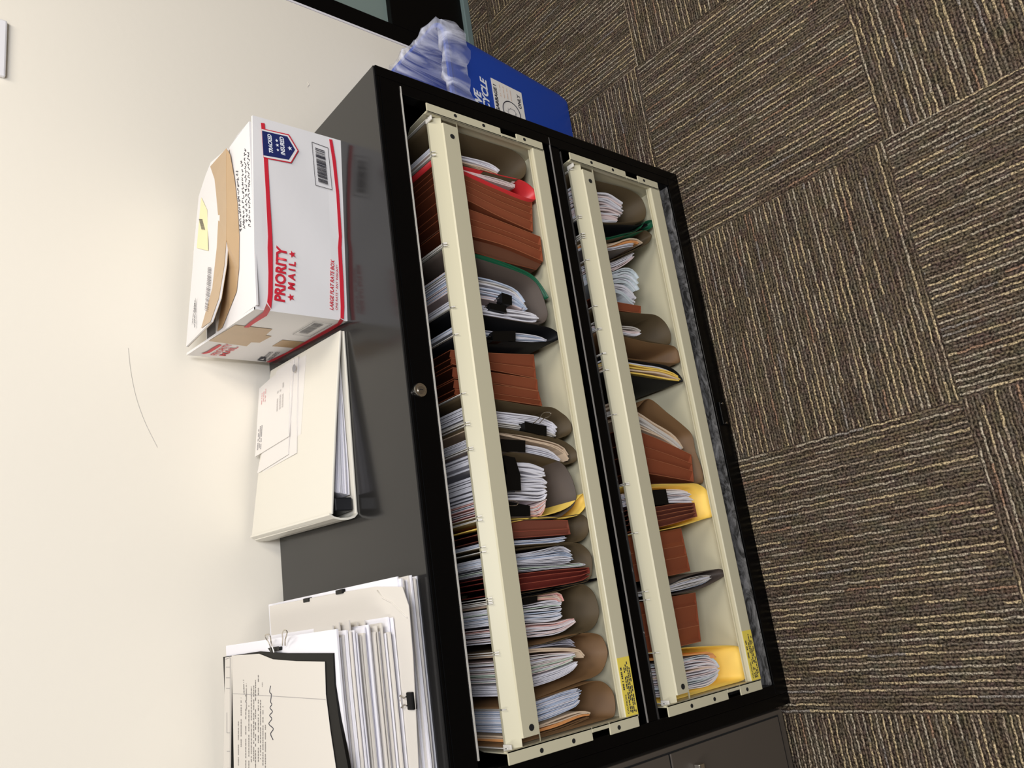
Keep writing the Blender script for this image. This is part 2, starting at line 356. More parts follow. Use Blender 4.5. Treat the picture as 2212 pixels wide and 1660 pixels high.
def drawer(z):
    """z: height of the flange bottom; everything else hangs off it"""
    x0, x1 = .035, .988; zt = z+.240
    b = MB()
    b.box(x0+.004, x1-.004, .012, .40, z+.001, z+.004)                # floor pan
    b.box(x0+.008, x1-.008, .395, .398, z+.004, zt-.04)               # back plate
    b.box(x0+.014, x1-.014, .008, .0095, z-.004, z+.024)              # front lip (back of it)
    d = cpart(b, 'file_drawer', creamm)
    dx, dy = W/2, D/2
    def sub(mb, name, ma=creamm, **k):
        mb.v = [(x-dx, y-dy, zz) for x, y, zz in mb.v]; return mb.build(name, ma, d, **k)
    # front lip: face with folded top edge
    b = MB(); b.box(x0+.012, x1-.012, -.001, .008, z-.006, z+.0225)
    sub(b, 'front_lip', bevel=.0022, seg=3)
    # side plates with outward front flange, notch and holes
    for s, xa in ((1, x0), (-1, x1)):
        b = MB()
        xi = xa + s*.013
        b.box(min(xi, xi+s*.0015), max(xi, xi+s*.0015), .004, .395, z+.004, zt-.045)
        # upper step of the side plate behind the rail
        b.add([(xi,.0,zt-.045),(xi,.0,zt),(xi,.05,zt-.002),(xi,.16,zt-.045),(xi+s*.0015,.0,zt-.045),(xi+s*.0015,.0,zt),(xi+s*.0015,.05,zt-.002),(xi+s*.0015,.16,zt-.045)],
              [(0,1,2,3),(7,6,5,4),(0,4,5,1),(1,5,6,2),(2,6,7,3)])
        zs = [(z-.002, z+.058, 0), (z+.058, z+.092, .0095), (z+.092, zt, 0)]
        for za, zb, cut in zs:
            a_ = xa + s*cut; b.box(min(a_, xa+s*.0165), max(a_, xa+s*.0165), -.0025, -.0003, za, zb)
        b.box(min(xa+s*.0135, xa+s*.0165), max(xa+s*.0135, xa+s*.0165), -.0025, .006, z-.002, zt)
        sp = sub(b, 'side_plate', bevel=.0009)
        for zz in (z+.040, z+.128, z+.185):
            b = MB(); b.tube([(xa+s*.0065-dx, -.0028-dy, zz), (xa+s*.0065-dx, -.0022-dy, zz)], .0031, 14); b.build('screw_hole', darkhole, sp)
        b = MB(); b.box(min(xi+s*.0016, xi+s*.0018)-dx, max(xi+s*.0016, xi+s*.0018)-dx, .035-dy, .06-dy, z+.10, z+.104); b.build('slot', darkhole, sp)
    # hang rail: folded strip in two facets
    xr0, xr1 = x0+.014, x1-.016
    b = MB(); prof = [(.018, zt-.0118), (.0135, zt-.0110), (.0015, zt-.0280), (-.0010, zt-.0295), (.0005, zt-.0585), (.004, zt-.060)]
    n = len(prof); ys = [(p[0]+.0016, p[1]) for p in prof]
    def ext(xa, xb, pr):
        k = len(pr); vs = [(xa, y, zz) for y, zz in pr]+[(xa, y+.0016, zz-.0006) for y, zz in pr]+[(xb, y, zz) for y, zz in pr]+[(xb, y+.0016, zz-.0006) for y, zz in pr]
        fs = []
        for i in range(k-1):
            fs += [(i, i+1, 2*k+i+1, 2*k+i), (k+i+1, k+i, 3*k+i, 3*k+i+1), (i+1, i, k+i, k+i+1), (2*k+i, 2*k+i+1, 3*k+i+1, 3*k+i)]
        fs += [(0, 2*k, 3*k, k), (k-1, 2*k-1, 4*k-1, 3*k-1)]
        b.add(vs, fs)
    ext(xr0+.012, xr1-.010, prof); ext(xr0, xr0+.012, prof[:3]); ext(xr1-.010, xr1, prof[:3]); ext(xr0, xr0+.012, prof[-3:][1:]); ext(xr1-.010, xr1, prof[-3:][1:])
    rl = sub(b, 'hang_rail', bevel=.0006)
    for xx in (xr0+.022, xr1-.030):
        b = MB(); b.tube([(xx-dx, -.0009-dy, zt-.045), (xx-dx, -.0002-dy, zt-.045)], .0042, 14); b.build('screw_hole', darkhole, rl)
    for xx, s in ((xr0, 1), (xr1, -1)):
        b = MB(); b.box(min(xx, xx+s*.008), max(xx, xx+s*.008), .002, .018, zt-.012, zt-.0095); sub(b, 'rail_tab', wire, bevel=.0006)
    b = MB(); b.box(xr0, xr1, .345, .348, zt-.03, zt-.001); sub(b, 'rear_rail')
    # caution label on the front lip
    b = MB(); xa, xb = (.046, .128) if z > .2 else (.052, .128)
    xa, xb = .051, .131
    b.box(xa, xb, -.0015, -.001, z-.004, z+.021)
    lab = sub(b, 'caution_label', yellowlab)
    zc = z+.0125
    lettering('CAUTION:', 'lettering', inkp, lab, (xa-dx+.004, -.0015-dy, zc+.002), (xa-dx+.030, -.0015-dy, zc+.002), (0,-1,0), bold=.03, hs=.75)
    b = MB(); printed_lines(b, (xa-dx+.036, -.0015-dy, zc+.003), (xb-dx-.012, -.0015-dy, zc+.003), (xa-dx+.036, -.0015-dy, zc+.0031), 1, (0,-1,0), h=30, wmin=.04, wmax=.1)
    b.v = [(v[0], v[1], min(v[2], zc+.006)) for v in b.v]
    printed_lines(b, (xa-dx+.004, -.0015-dy, zc-.003), (xb-dx-.004, -.0015-dy, zc-.003), (xa-dx+.004, -.0015-dy, zc-.0135), 4, (0,-1,0), h=-.6, wmin=.03, wmax=.09)
    b.build('small_print', inkp, lab)
    return d
drawer(.383); drawer(.076)

# ------------------------------------------------------------------ taupe cabinet on the left
nb = thing('filing_cabinet', 'taupe grey filing cabinet butted against the left side of the black one', 'filing cabinet', (-.30, D/2, 0))
def npart(b, name, ma, par=nb, **k):
    b.v = [(x+.30, y-D/2, z) for x, y, z in b.v]; return b.build(name, ma, par, **k)
b = MB(); b.box(-.6, -.004, .0, D, .03, .7105); b.box(-.59, -.012, .02, D-.01, 0, .03); npart(b, 'cabinet_body', grey_cab, bevel=.0015)
b = MB(); b.box(-.588, -.0105, -.001, .0, .045, .66); npart(b, 'drawer_gap', darkhole)
for za, zb in ((.0500, .3290), (.3325, .655)):
    b = MB(); b.box(-.585, -.0125, -.004, -.001, za, zb); dr = npart(b, 'drawer', grey_cab, bevel=.0015)
    b = MB(); zz = za+.228
    b.box(-.31, -.034, -.018, -.004, zz-.004, zz+.004) if False else b.box(-.115, -.036, -.016, -.004, zz-.006, zz+.006)
    npart(b, 'handle', mat('bright_handle', (.75,.72,.66), .2, metal=1), dr, bevel=.002)

# ------------------------------------------------------------------ hanging folders and their contents
YFOLD = 0.020      # front ends of the folders, just behind the hang rail
def curve_xz(px, y, ztop, zlim):
    pts = [P(q, 1, y) for q in px]; pts = [(min(.9705, max(.0525, p.x)), max(p.z, zlim)) for p in pts]
    return pts
def ext_top(pts, ztop, first=True, dx=None):
    a, c = (pts[0], pts[1]) if first else (pts[-1], pts[-2])
    dz = ztop - a[1]
    if dz <= .002: return pts
    sl = (a[0]-c[0])/((a[1]-c[1]) or 1e-6) if dx is None else dx/dz
    sl = max(-.35, min(.35, sl*.5))
    p = (a[0]+sl*dz, ztop); return [p]+pts if first else pts+[p]
DZ = {1: (.6125, .3885), 2: (.3055, .0815)}
folder_count = 0
FX = {1: [], 2: []}
def folder(dr, label, color, U, hooks=True, y1=.335, yf=YFOLD, top=None, t=.0009, sag=True, group=None, hr=True, hl=True):
    """U: pixel polyline of its front lip, from its right arm round the fold to its left arm"""
    ztop, zfl = DZ[dr]; zt = top or ztop-.004
    pts = curve_xz(U, yf, zt, zfl+.0006)
    pts = ext_top(ext_top(pts, zt, True), zt, False)
    sm = [(p[0], max(p[1], zfl+.0006)) for p in smooth([(a, c) for a, c in pts], 4)]
    base = (sum(p[0] for p in sm)/len(sm), yf, min(p[1] for p in sm))
    th = thing('hanging_folder', label, 'hanging folder', base, group=group)
    b = MB(); b.ribbon([(p[0]-base[0], p[1]-base[2]) for p in sm], t, 0, y1-yf, ny=3)
    b.build('folder_sheet', color, th, smooth=True)
    if hooks:
        for on, p in ((hr, sm[0]), (hl, sm[-1])):
            if not on: continue
            b = MB(); x = p[0]-base[0]; z = ztop-base[2]+.0005; y0 = -.016-yf
            b.box(x-.0005, x+.0005, .010-yf, .345-yf, z-.003, z+.0012)
            q0, q1, q2, q3 = .0065-yf, .0095-yf, .0078-yf, .0125-yf; b.add([(x-.0006,q0,z-.0035),(x+.0006,q0,z-.0035),(x+.0006,q1,z+.0012),(x-.0006,q1,z+.0012),(x-.0006,q2,z-.0035),(x+.0006,q2,z-.0035),(x+.0006,q3,z+.0012),(x-.0006,q3,z+.0012)],
                  [(0,1,2,3),(7,6,5,4),(0,4,5,1),(1,5,6,2),(3,2,6,7),(0,3,7,4)])
            b.build('hook', wire, th)
    return th
def pair(dr, A, B, yf, top, n=16):
    ztop, zfl = DZ[dr]; zt = top or ztop-.014
    a = ext_top(curve_xz(A, yf, zt, zfl+.003), zt); c = ext_top(curve_xz(B, yf, zt, zfl+.002), zt)
    return resample(smooth(a, 4), n), resample(smooth(c, 4), n)
def papers(dr, label, A, B, n, mats=(None,), yf=.030, y1=.30, top=None, seed=0, jag=.03, cat='papers', name='paper_bundle', fill=.86, group=None):
    """sheets stacked between the pixel polylines A (right side) and B (left side)"""
    random.seed(100+seed); a, c = pair(dr, A, B, yf, top)
    mats = [m_ or white for m_ in mats]
    base = ((a[0].x+c[0].x)/2, yf, min(min(p.y for p in a), min(p.y for p in c)))
    th = thing(name, label, cat, base, group=group)
    sp = sum((p-q).length for p, q in zip(a, c))/len(a)/max(1, n)
    b = MB(); order = []
    n2 = n*2
    for i in range(n2):
        s = min(.99, max(.01, (i+.5+random.uniform(-.45,.45))/n2)); e = 1-random.random()*jag*1.3
        pts = [a[j].lerp(c[j], s) for j in range(len(a))]
        pts = resample(pts, 16) if e == 1 else resample(pts[:-1]+[pts[-2].lerp(pts[-1], max(0, 1-(1-e)*len(pts)))], 16)
        mi = int(s*len(mats)*.999) if len(mats) < 4 else random.randrange(len(mats))
        amp = sp*random.uniform(-.3,.3); ph = random.uniform(0,6)
        pts2 = [(p.x-base[0]+amp*math.sin(k*.55+ph), p.y-base[2]) for k, p in enumerate(pts)]
        wd = sum((p-q).length for p, q in zip(a, c))/len(a)
        b.ribbon(pts2, max(.0003, wd/n2*fill*random.uniform(.65,1.3)), random.uniform(0, .006), y1-yf-random.uniform(0, .01), mi)
    b.build('sheets', mats, th)
    return th
def pocket(dr, label, A, B, n=4, ma=None, edge=None, yf=.026, y1=.30, top=None, name='expanding_pocket', depth=.012, group=None):
    """expanding pocket: its pleated gusset faces the front"""
    ma = ma or rust; edge = edge or rustedge
    a, c = pair(dr, A, B, yf, top, 12)
    base = ((a[0].x+c[0].x)/2, yf, min(min(p.y for p in a), min(p.y for p in c)))
    th = thing(name, label, 'file pocket', base, group=group)
    b = MB(); e = MB()
    L = lambda p: (p.x-base[0], p.y-base[2])
    rs_ = random.Random(len(label)*7+n); n = max(1, n-1) if n > 3 else n
    cuts = [0]+sorted(min(.95, max(.05, (k+rs_.uniform(-.28,.28))/n)) for k in range(1, n))+[1]; edges = []
    for k in range(n): edges += [cuts[k], cuts[k]*.25+cuts[k+1]*.75]
    edges.append(1.0); K = 2*n
    for k in range(K):
        s0, s1 = edges[k], edges[k+1]; d0, d1 = (0, depth*.7) if k % 2 == 0 else (depth*.7, 0)
        for j in range(len(a)-1):
            p = [L(a[j].lerp(c[j], s0)), L(a[j].lerp(c[j], s1)), L(a[j+1].lerp(c[j+1], s1)), L(a[j+1].lerp(c[j+1], s0))]
            b.add([(p[0][0], d0, p[0][1]), (p[1][0], d1, p[1][1]), (p[2][0], d1, p[2][1]), (p[3][0], d0, p[3][1])], [(0,1,2,3)])
    # walls of the pocket
    for s in cuts:
        pts = [L(a[j].lerp(c[j], s)) for j in range(len(a))]
        b.ribbon(pts, .0011, 0.0, y1-yf)
        e.ribbon(pts, .0007, -.0004, .0006)
    # closed bottom
    q0, q1 = L(a[-1]), L(c[-1]); b.ribbon([q0, q1], .001, 0, y1-yf)
    b.build('gusset', ma, th)
    e.build('fold_edges', edge, th)
    return th
def clip(dr_y, corners, label, y=.020, depth=.014, rot=0, handles=1, hpx=None):
    """binder clip: black spring body at the pixel quad, wire handles laid back"""
    w_ = [P(q, 1, y) for q in corners]; c = sum(w_, Vector())/4
    th = thing('binder_clip', label, 'binder clip', c)
    b = MB(); b.poly([p-c for p in w_], (0, depth, 0)); b.build('clip_body', clipk, th, bevel=.0008)
    for s in range(handles):
        if hpx: loop = [P(q, 1, y-.004)-c for q in hpx]
        else:
            X = (w_[1]-w_[0]).normalized(); o = ((w_[0]+w_[3])/2 if s == 0 else (w_[1]+w_[2])/2)-c
            loop = [o+Vector((0, .002, .004)), o+Vector((0, .020, .006)), o+Vector((0, .022, 0)), o+Vector((0, .020, -.006)), o+Vector((0, .002, -.004))]
        b = MB(); b.tube([tuple(v) for v in smooth(loop, 4)], .0007, 6); b.build('wire_handle', steel, th)
    return th

# ---- top drawer, right to left
folder(1, 'olive brown hanging folder at the right end of the top drawer', olive,
       [(990,283),(1057,303),(1105,318),(1129,343),(1137,361),(1133,379),(1122,387),(1108,387),(1075,379),(997,356)])
papers(1, 'white papers in the rightmost folder of the top drawer', [(995,334),(1039,345),(1066,355),(1082,368)], [(998,353),(1039,365),(1077,378)], 5, (None, None, manila), seed=1, y1=.28)
folder(1, 'glossy red hanging folder near the right end of the top drawer', redf,
       [(999,360),(1050,371),(1086,380),(1129,391),(1152,408),(1159,424),(1147,431),(1075,403),(1001,370)], t=.0014)
papers(1, 'pale pink sheets inside the red folder', [(1000,362),(1050,373),(1086,382),(1118,393)], [(1001,368),(1050,385),(1085,396),(1116,406)], 3, (palepink,), seed=2, yf=.024, fill=.95)
pocket(1, 'rust brown expanding pocket directly left of the red folder', [(1002,376),(1075,408),(1149,435)], [(1010,433),(1075,466),(1151,500)], 5, y1=.31)
pocket(1, 'rust brown expanding pocket second from the right, its pleats stepping down', [(1019,455),(1090,482),(1167,512)], [(1021,511),(1095,532),(1173,565)], 4)
pocket(1, 'dark brown pocket just right of the frayed green folder', [(1021,514),(1095,536),(1173,568)], [(1026,546),(1090,566),(1158,583)], 1, ma=mat('dark_rust_card', (.13,.045,.02), .7), edge=rust, yf=.034, depth=.004)
folder(1, 'dark green hanging folder with a frayed pale edge in the top drawer', greenf,
       [(1025,549),(1064,559),(1117,578),(1149,594),(1167,613),(1184,640),(1180,641),(1165,617),(1147,599),(1112,582),(1064,562),(1027,552)], t=.0008)
folder(1, 'wide taupe hanging folder just left of the frayed green one', taupe,
       [(1028,558),(1113,586),(1149,604),(1167,627),(1182,671),(1180,690),(1167,698),(1120,694),(1044,681)], y1=.33)
papers(1, 'fanned white papers with clips in the taupe folder beside the green one', [(1032,597),(1077,607),(1117,624),(1142,665)], [(1037,642),(1075,649),(1115,660),(1140,672)], 8, (None, palepink, None, paleblue, warmwhite), seed=3, jag=.12)
papers(1, 'white packet with a rounded end lying lowest in the taupe folder', [(1039,655),(1090,662),(1147,670),(1163,678)], [(1044,679),(1100,689),(1149,697),(1166,692)], 4, (None, None, palepink, None), seed=4, yf=.026)
clip(1, [(1084,633),(1105,640),(1105,659),(1086,655)], 'black binder clip on the fanned papers, the right one of the pair')
clip(1, [(1057,655),(1091,661),(1094,675),(1060,667)], 'black binder clip on the fanned papers, the left one of the pair')
folder(1, 'black hanging folder in the middle right of the top drawer', blackf,
       [(1043,682),(1131,698),(1185,708),(1207,722),(1206,733),(1188,738),(1130,740),(1089,737),(1052,735)])
papers(1, 'white papers inside the black folder of the top drawer', [(1048,712),(1113,718),(1165,725),(1186,735)], [(1049,724),(1115,735),(1186,738)], 5, (None, paleblue, None, None), seed=5, yf=.028)
clip(1, [(1064,717),(1113,716),(1113,738),(1066,737)], 'wide black binder clip in the black folder')
pocket(1, 'rust expanding pocket nearest to the black folder', [(1055,763),(1153,767)], [(1060,799),(1158,818)], 2, yf=.045, depth=.007)
pocket(1, 'rust expanding pocket between two others above the olive folder', [(1061,805),(1160,820)], [(1063,828),(1162,845)], 1, yf=.045, depth=.006)
pocket(1, 'rust expanding pocket leaning on the olive folder with the wire clip', [(1064,831),(1163,846)], [(1068,862),(1171,877)], 2, yf=.045, depth=.007)
folder(1, 'olive hanging folder with scalloped edge holding clipped white pages', olive,
       [(1070,864),(1151,878),(1192,881),(1212,892),(1227,905),(1235,922),(1233,934),(1222,942),(1203,947),(1182,944),(1132,934),(1077,925)])
papers(1, 'thick clipped white pages with a wire loop in the olive folder', [(1071,887),(1127,896),(1169,902),(1203,916),(1207,930)], [(1076,922),(1132,929),(1178,940),(1203,945)], 7, (None, None, warmwhite), seed=6)
clip(1, [(1134,912),(1180,922),(1180,942),(1136,931)], 'black binder clip with its wire loop raised in the top drawer', hpx=[(1152,915),(1165,904),(1172,894),(1182,891),(1190,893),(1186,900),(1176,904),(1166,914)])
folder(1, 'narrow tan hanging folder curling over beside the big taupe one', olive,
       [(1077,929),(1155,939),(1203,948),(1231,962),(1246,979),(1245,995),(1231,1001),(1215,999),(1146,983),(1083,976)])
papers(1, 'tan card folder curled inside the narrow hanging folder', [(1078,934),(1146,945),(1203,956),(1227,972),(1232,988)], [(1080,940),(1140,954),(1190,966),(1218,982),(1229,998)], 2, (manila,), seed=7, fill=.95, name='card_folder', cat='card folder')
papers(1, 'curled white pages under the tan card in the narrow folder', [(1082,955),(1134,961),(1188,972),(1213,994)], [(1083,973),(1134,977),(1190,990),(1214,998)], 5, (None, None, paleblue, None), seed=8)
clip(1, [(1082,950),(1134,953),(1134,977),(1084,974)], 'big black binder clip in the narrow curled folder')
folder(1, 'biggest taupe hanging folder bulging with thick white bundles', taupe,
       [(1085,977),(1130,978),(1175,987),(1211,1000),(1229,1021),(1240,1048),(1245,1074),(1237,1094),(1217,1112),(1202,1116),(1120,1117),(1103,1117)])
papers(1, 'short white bundle at the right in the biggest taupe folder', [(1090,990),(1113,998),(1150,1000),(1181,1013)], [(1092,1018),(1114,1022),(1153,1028),(1181,1029)], 3, (None,), seed=9)
papers(1, 'thick white bundle in the middle of the biggest taupe folder', [(1094,1030),(1124,1031),(1175,1032),(1186,1044)], [(1096,1083),(1140,1083),(1175,1081),(1182,1066)], 8, (None,), seed=10, jag=.04)
papers(1, 'white and pink bundle at the left in the biggest taupe folder', [(1098,1085),(1146,1095),(1170,1084),(1183,1078)], [(1100,1115),(1146,1114),(1171,1114),(1181,1090)], 6, (None, pink, palepink, pink, None, palepink), seed=11, jag=.02)
clip(1, [(1088,985),(1112,990),(1124,1029),(1098,1028)], 'black binder clip on the short white bundle', y=.018)
clip(1, [(1094,1026),(1123,1028),(1125,1059),(1096,1060)], 'black binder clip on the thick middle white bundle', y=.017)
clip(1, [(1098,1085),(1144,1094),(1145,1114),(1104,1115)], 'black binder clip on the white and pink bundle', hpx=[(1099,1082),(1112,1083),(1119,1087),(1116,1092),(1108,1093),(1100,1093)])
folder(1, 'bright yellow hanging folder with its tip showing in the top drawer', yellowf,
       [(1180,1113),(1225,1097),(1245,1080),(1260,1067),(1269,1078),(1266,1092),(1255,1107),(1238,1116),(1180,1119),(1105,1122)], hr=False)
folder(1, 'brown hanging folder just left of the yellow one', olive,
       [(1108,1124),(1160,1122),(1211,1118),(1251,1112),(1266,1119),(1272,1135),(1269,1155),(1256,1168),(1238,1172),(1215,1173),(1115,1179)])
pocket(1, 'maroon brown pocket in the folder left of the yellow one', [(1108,1126),(1226,1125)], [(1111,1163),(1232,1154)], 2, ma=mat('brown_card', (.20,.055,.03), .7), edge=maredge, depth=.006)
papers(1, 'thin blue and white papers below the maroon brown pocket', [(1112,1169),(1175,1164),(1226,1159)], [(1113,1179),(1190,1176),(1225,1168)], 4, (paleblue, None, paleblue, None), seed=12)
folder(1, 'olive hanging folder holding rumpled white papers and maroon pockets', olive,
       [(1115,1187),(1199,1177),(1246,1174),(1268,1187),(1278,1206),(1279,1233),(1275,1248),(1262,1258),(1200,1270),(1130,1282)])
papers(1, 'rumpled lavender white papers with a rounded end beside green card', [(1117,1197),(1179,1186),(1212,1179),(1232,1186),(1243,1203)], [(1119,1221),(1179,1219),(1232,1216),(1245,1209)], 9, (None, paleblue, None, None), seed=13, jag=.08)
papers(1, 'pale green card folder with curled lip in the top drawer', [(1121,1225),(1199,1221),(1258,1216),(1268,1219)], [(1123,1237),(1199,1230),(1254,1225),(1271,1219)], 3, (palegreen, None, palegreen, warmwhite), seed=14, yf=.022, name='card_folder', cat='card folder', fill=.4)
pocket(1, 'dark maroon expanding pocket under the pale green card', [(1123,1241),(1199,1232),(1272,1227)], [(1127,1277),(1199,1266),(1258,1254),(1275,1243)], 4, ma=maroon, edge=maredge, yf=.024)
folder(1, 'thin black hanging folder with a curled tip left of the maroon pocket', blackf,
       [(1128,1286),(1199,1270),(1250,1258),(1293,1249),(1297,1252),(1250,1262),(1199,1275),(1130,1290)])
folder(1, 'third hanging folder from the left end of the top drawer', olive,
       [(1130,1293),(1209,1276),(1242,1266),(1262,1264),(1282,1281),(1292,1309),(1293,1333),(1280,1357),(1248,1371),(1199,1387),(1145,1396)])
papers(1, 'tan and pink slips near the black clip in the third folder', [(1132,1290),(1199,1280),(1216,1278),(1221,1300)], [(1133,1302),(1160,1298),(1199,1296),(1214,1304)], 4, (manila, palepink, pink, manila), seed=15)
papers(1, 'blue white crumpled papers in the third folder from the left', [(1131,1306),(1180,1298),(1212,1298),(1219,1312)], [(1134,1346),(1180,1345),(1212,1338),(1219,1324)], 8, (None, paleblue, None, palegreen, None), seed=16, jag=.14)
papers(1, 'pink and white pages curving at the left of the third folder', [(1137,1350),(1199,1346),(1235,1336),(1246,1337)], [(1145,1378),(1199,1371),(1229,1359),(1245,1342)], 5, (pink, None, None, palepink), seed=17)
clip(1, [(1131,1293),(1160,1289),(1160,1300),(1133,1306)], 'small black binder clip on the tan and pink slips')
folder(1, 'second hanging folder from the left end of the top drawer, tan brown', tanf,
       [(1145,1397),(1227,1375),(1258,1369),(1280,1369),(1299,1376),(1310,1398),(1312,1417),(1303,1445),(1284,1462),(1246,1475),(1160,1508)])
papers(1, 'grey shaded papers at the right inside the second folder from left', [(1147,1397),(1198,1383),(1231,1379),(1244,1390)], [(1147,1402),(1198,1396),(1230,1394),(1246,1397)], 3, (mat('grey_paper', (.45,.44,.50), .7),), seed=18)
papers(1, 'tan card wrapped over white papers in the second folder from left', [(1146,1402),(1227,1400),(1251,1401),(1266,1409),(1268,1417)], [(1148,1412),(1199,1408),(1235,1407),(1258,1412),(1262,1420)], 2, (manila,), seed=19, yf=.024, name='card_folder', cat='card folder', fill=.9)
papers(1, 'grey white papers beneath the tan card in the second folder', [(1147,1417),(1200,1411),(1246,1410)], [(1153,1458),(1208,1441),(1246,1424)], 8, (None, palegreen, warmwhite, None, None, palepink), seed=20, jag=.06)
papers(1, 'lavender white papers at the left of the second folder', [(1155,1463),(1208,1447),(1250,1429)], [(1157,1484),(1208,1467),(1240,1450),(1253,1432)], 5, (None,), seed=21)
folder(1, 'brown hanging folder at the left end of the top drawer', tanf,
       [(1160,1511),(1242,1485),(1280,1473),(1303,1475),(1322,1493),(1329,1521),(1327,1546),(1314,1567),(1284,1584),(1227,1595),(1176,1613)])
papers(1, 'rumpled blue white papers in the leftmost folder of the top drawer', [(1162,1514),(1217,1495),(1261,1486)], [(1167,1560),(1217,1541),(1250,1526),(1256,1504)], 10, (None, paleblue, None, None, paleblue), seed=22, jag=.1)
papers(1, 'orange tan card folders in the leftmost folder of the top drawer', [(1168,1568),(1246,1539),(1276,1541)], [(1172,1594),(1227,1582),(1279,1550)], 3, (manila, orange, tanf), seed=23, name='card_folder', cat='card folder')

# ---- bottom drawer, right to left
folder(2, 'olive brown hanging folder at the right end of the bottom drawer', olive,
       [(1285,390),(1353,408),(1382,425),(1393,445),(1395,462),(1390,474),(1370,480),(1305,481)])
papers(2, 'folded white and pink pages in the rightmost bottom drawer folder', [(1288,416),(1315,418),(1335,430),(1354,443)], [(1300,480),(1325,481),(1338,482)], 8, (None, palepink, None, None, palepink), seed=31, jag=.1)
folder(2, 'black hanging folder with a torn green tip in the bottom drawer', blackf,
       [(1299,485),(1340,486),(1375,487),(1392,483),(1398,488),(1370,498),(1340,506),(1307,513)])
b_pts = [(1307,514),(1345,506),(1369,501),(1384,492),(1394,479),(1408,476),(1411,485),(1406,493),(1386,499),(1369,504),(1345,510),(1308,518)]
folder(2, 'green hanging folder with ragged tip in the bottom drawer', greenf, b_pts)
folder(2, 'brown hanging folder just left of the ragged green one', olive,
       [(1309,520),(1373,502),(1392,498),(1406,506),(1407,514),(1400,525),(1388,531),(1373,538),(1316,563)])
papers(2, 'orange tan card folder curled beside the ragged green folder', [(1309,527),(1361,513),(1388,516),(1391,522)], [(1310,534),(1361,522),(1386,526)], 2, (manila, orange), seed=32, name='card_folder', cat='card folder')
papers(2, 'thin white papers just left of the orange tan card', [(1310,535),(1355,525),(1372,523)], [(1311,541),(1350,534),(1372,531)], 3, (None,), seed=33)
papers(2, 'sloping white papers hanging without a folder, the right batch', [(1315,566),(1348,553),(1374,544)], [(1319,586),(1353,571),(1374,552)], 5, (None, None, palepink), seed=34, jag=.08)
papers(2, 'curved white pages bowing down in the bottom drawer', [(1320,588),(1347,577),(1366,578),(1380,592),(1386,609)], [(1328,632),(1347,640),(1362,655),(1374,661)], 8, (None, None, tealp, None), seed=35, jag=.12)
pocket(2, 'small rust pocket just left of the curved white pages', [(1332,653),(1384,662)], [(1336,671),(1384,677)], 1, depth=.004)
folder(2, 'olive hanging folder with a nearly empty rounded end', olive,
       [(1337,674),(1384,678),(1415,681),(1435,695),(1447,716),(1449,736),(1443,744),(1425,742),(1345,725)])
papers(2, 'folded pale pink slip in the nearly empty olive folder', [(1343,703),(1372,706),(1387,716)], [(1345,721),(1375,726),(1388,719)], 3, (warmwhite, palepink, None), seed=36)
folder(2, 'dark brown hanging folder between the olive one and the envelope', tanf,
       [(1347,728),(1404,741),(1445,746),(1460,752),(1467,767),(1469,780),(1460,785),(1420,782),(1351,774)])
papers(2, 'crumpled tan envelope with a white window panel', [(1355,782),(1390,787),(1425,791),(1455,803),(1470,818)], [(1359,807),(1425,817),(1450,821),(1471,823)], 4, (manila, None, manila, yellowf), seed=37, yf=.022, cat='envelope', name='envelope')
folder(2, 'black hanging folder under the crumpled tan envelope', blackf,
       [(1354,777),(1400,784),(1440,791),(1462,804),(1474,820),(1470,825),(1425,821),(1359,811)])
folder(2, 'large brown hanging folder bulging down to the right of rust pocket', tanf,
       [(1372,884),(1401,862),(1441,892),(1477,921),(1495,941),(1502,974),(1513,1004),(1519,1028),(1517,1043),(1500,1044),(1407,1046)], top=.30)
papers(2, 'tan card folders leaning inside the large brown folder', [(1378,890),(1414,914),(1459,943),(1479,972)], [(1383,926),(1423,945),(1468,972)], 4, (manila, warmwhite, manila), seed=38, name='card_folder', cat='card folder', top=.28)
pocket(2, 'rust expanding pocket fanned in the middle of the bottom drawer', [(1385,935),(1441,958),(1493,983)], [(1403,1024),(1450,1032),(1499,1041)], 4, top=.27)
folder(2, 'yellow hanging folder in the middle of the bottom drawer', yellowf,
       [(1406,1048),(1460,1045),(1495,1045),(1513,1049),(1528,1062),(1537,1086),(1541,1106),(1537,1117),(1522,1121),(1470,1137),(1425,1146)])
papers(2, 'block of white pages clipped inside the middle yellow folder', [(1408,1062),(1438,1058),(1477,1057),(1495,1064)], [(1410,1091),(1444,1088),(1480,1086),(1500,1085)], 6, (None, None, palepink, None), seed=39)
clip(2, [(1410,1060),(1438,1058),(1444,1088),(1414,1091)], 'black binder clip on the block in the yellow folder')
pocket(2, 'maroon rust expanding pocket inside the middle yellow folder', [(1417,1096),(1459,1089),(1500,1087)], [(1423,1139),(1460,1130),(1506,1116)], 5, ma=mat('brown_card', (.2,.055,.03)), edge=rustedge)
pocket(2, 'broad rust pocket just left of the middle yellow folder', [(1426,1150),(1471,1142)], [(1447,1244),(1491,1234)], 3, yf=.04, depth=.005)
folder(2, 'slim grey brown hanging folder with a pointed end', taupe,
       [(1448,1261),(1473,1249),(1512,1238),(1552,1230),(1565,1236),(1564,1244),(1550,1254),(1512,1272),(1454,1285)])
papers(2, 'blue white papers in the slim pointed folder', [(1448,1264),(1473,1253),(1520,1243),(1538,1244)], [(1450,1279),(1480,1274),(1520,1262),(1538,1250)], 6, (paleblue, None, warmwhite, manila), seed=40)
pocket(2, 'broad rust pocket between the slim folder and the left yellow one', [(1452,1290),(1502,1281)], [(1471,1396),(1514,1386)], 3, yf=.04, depth=.005)
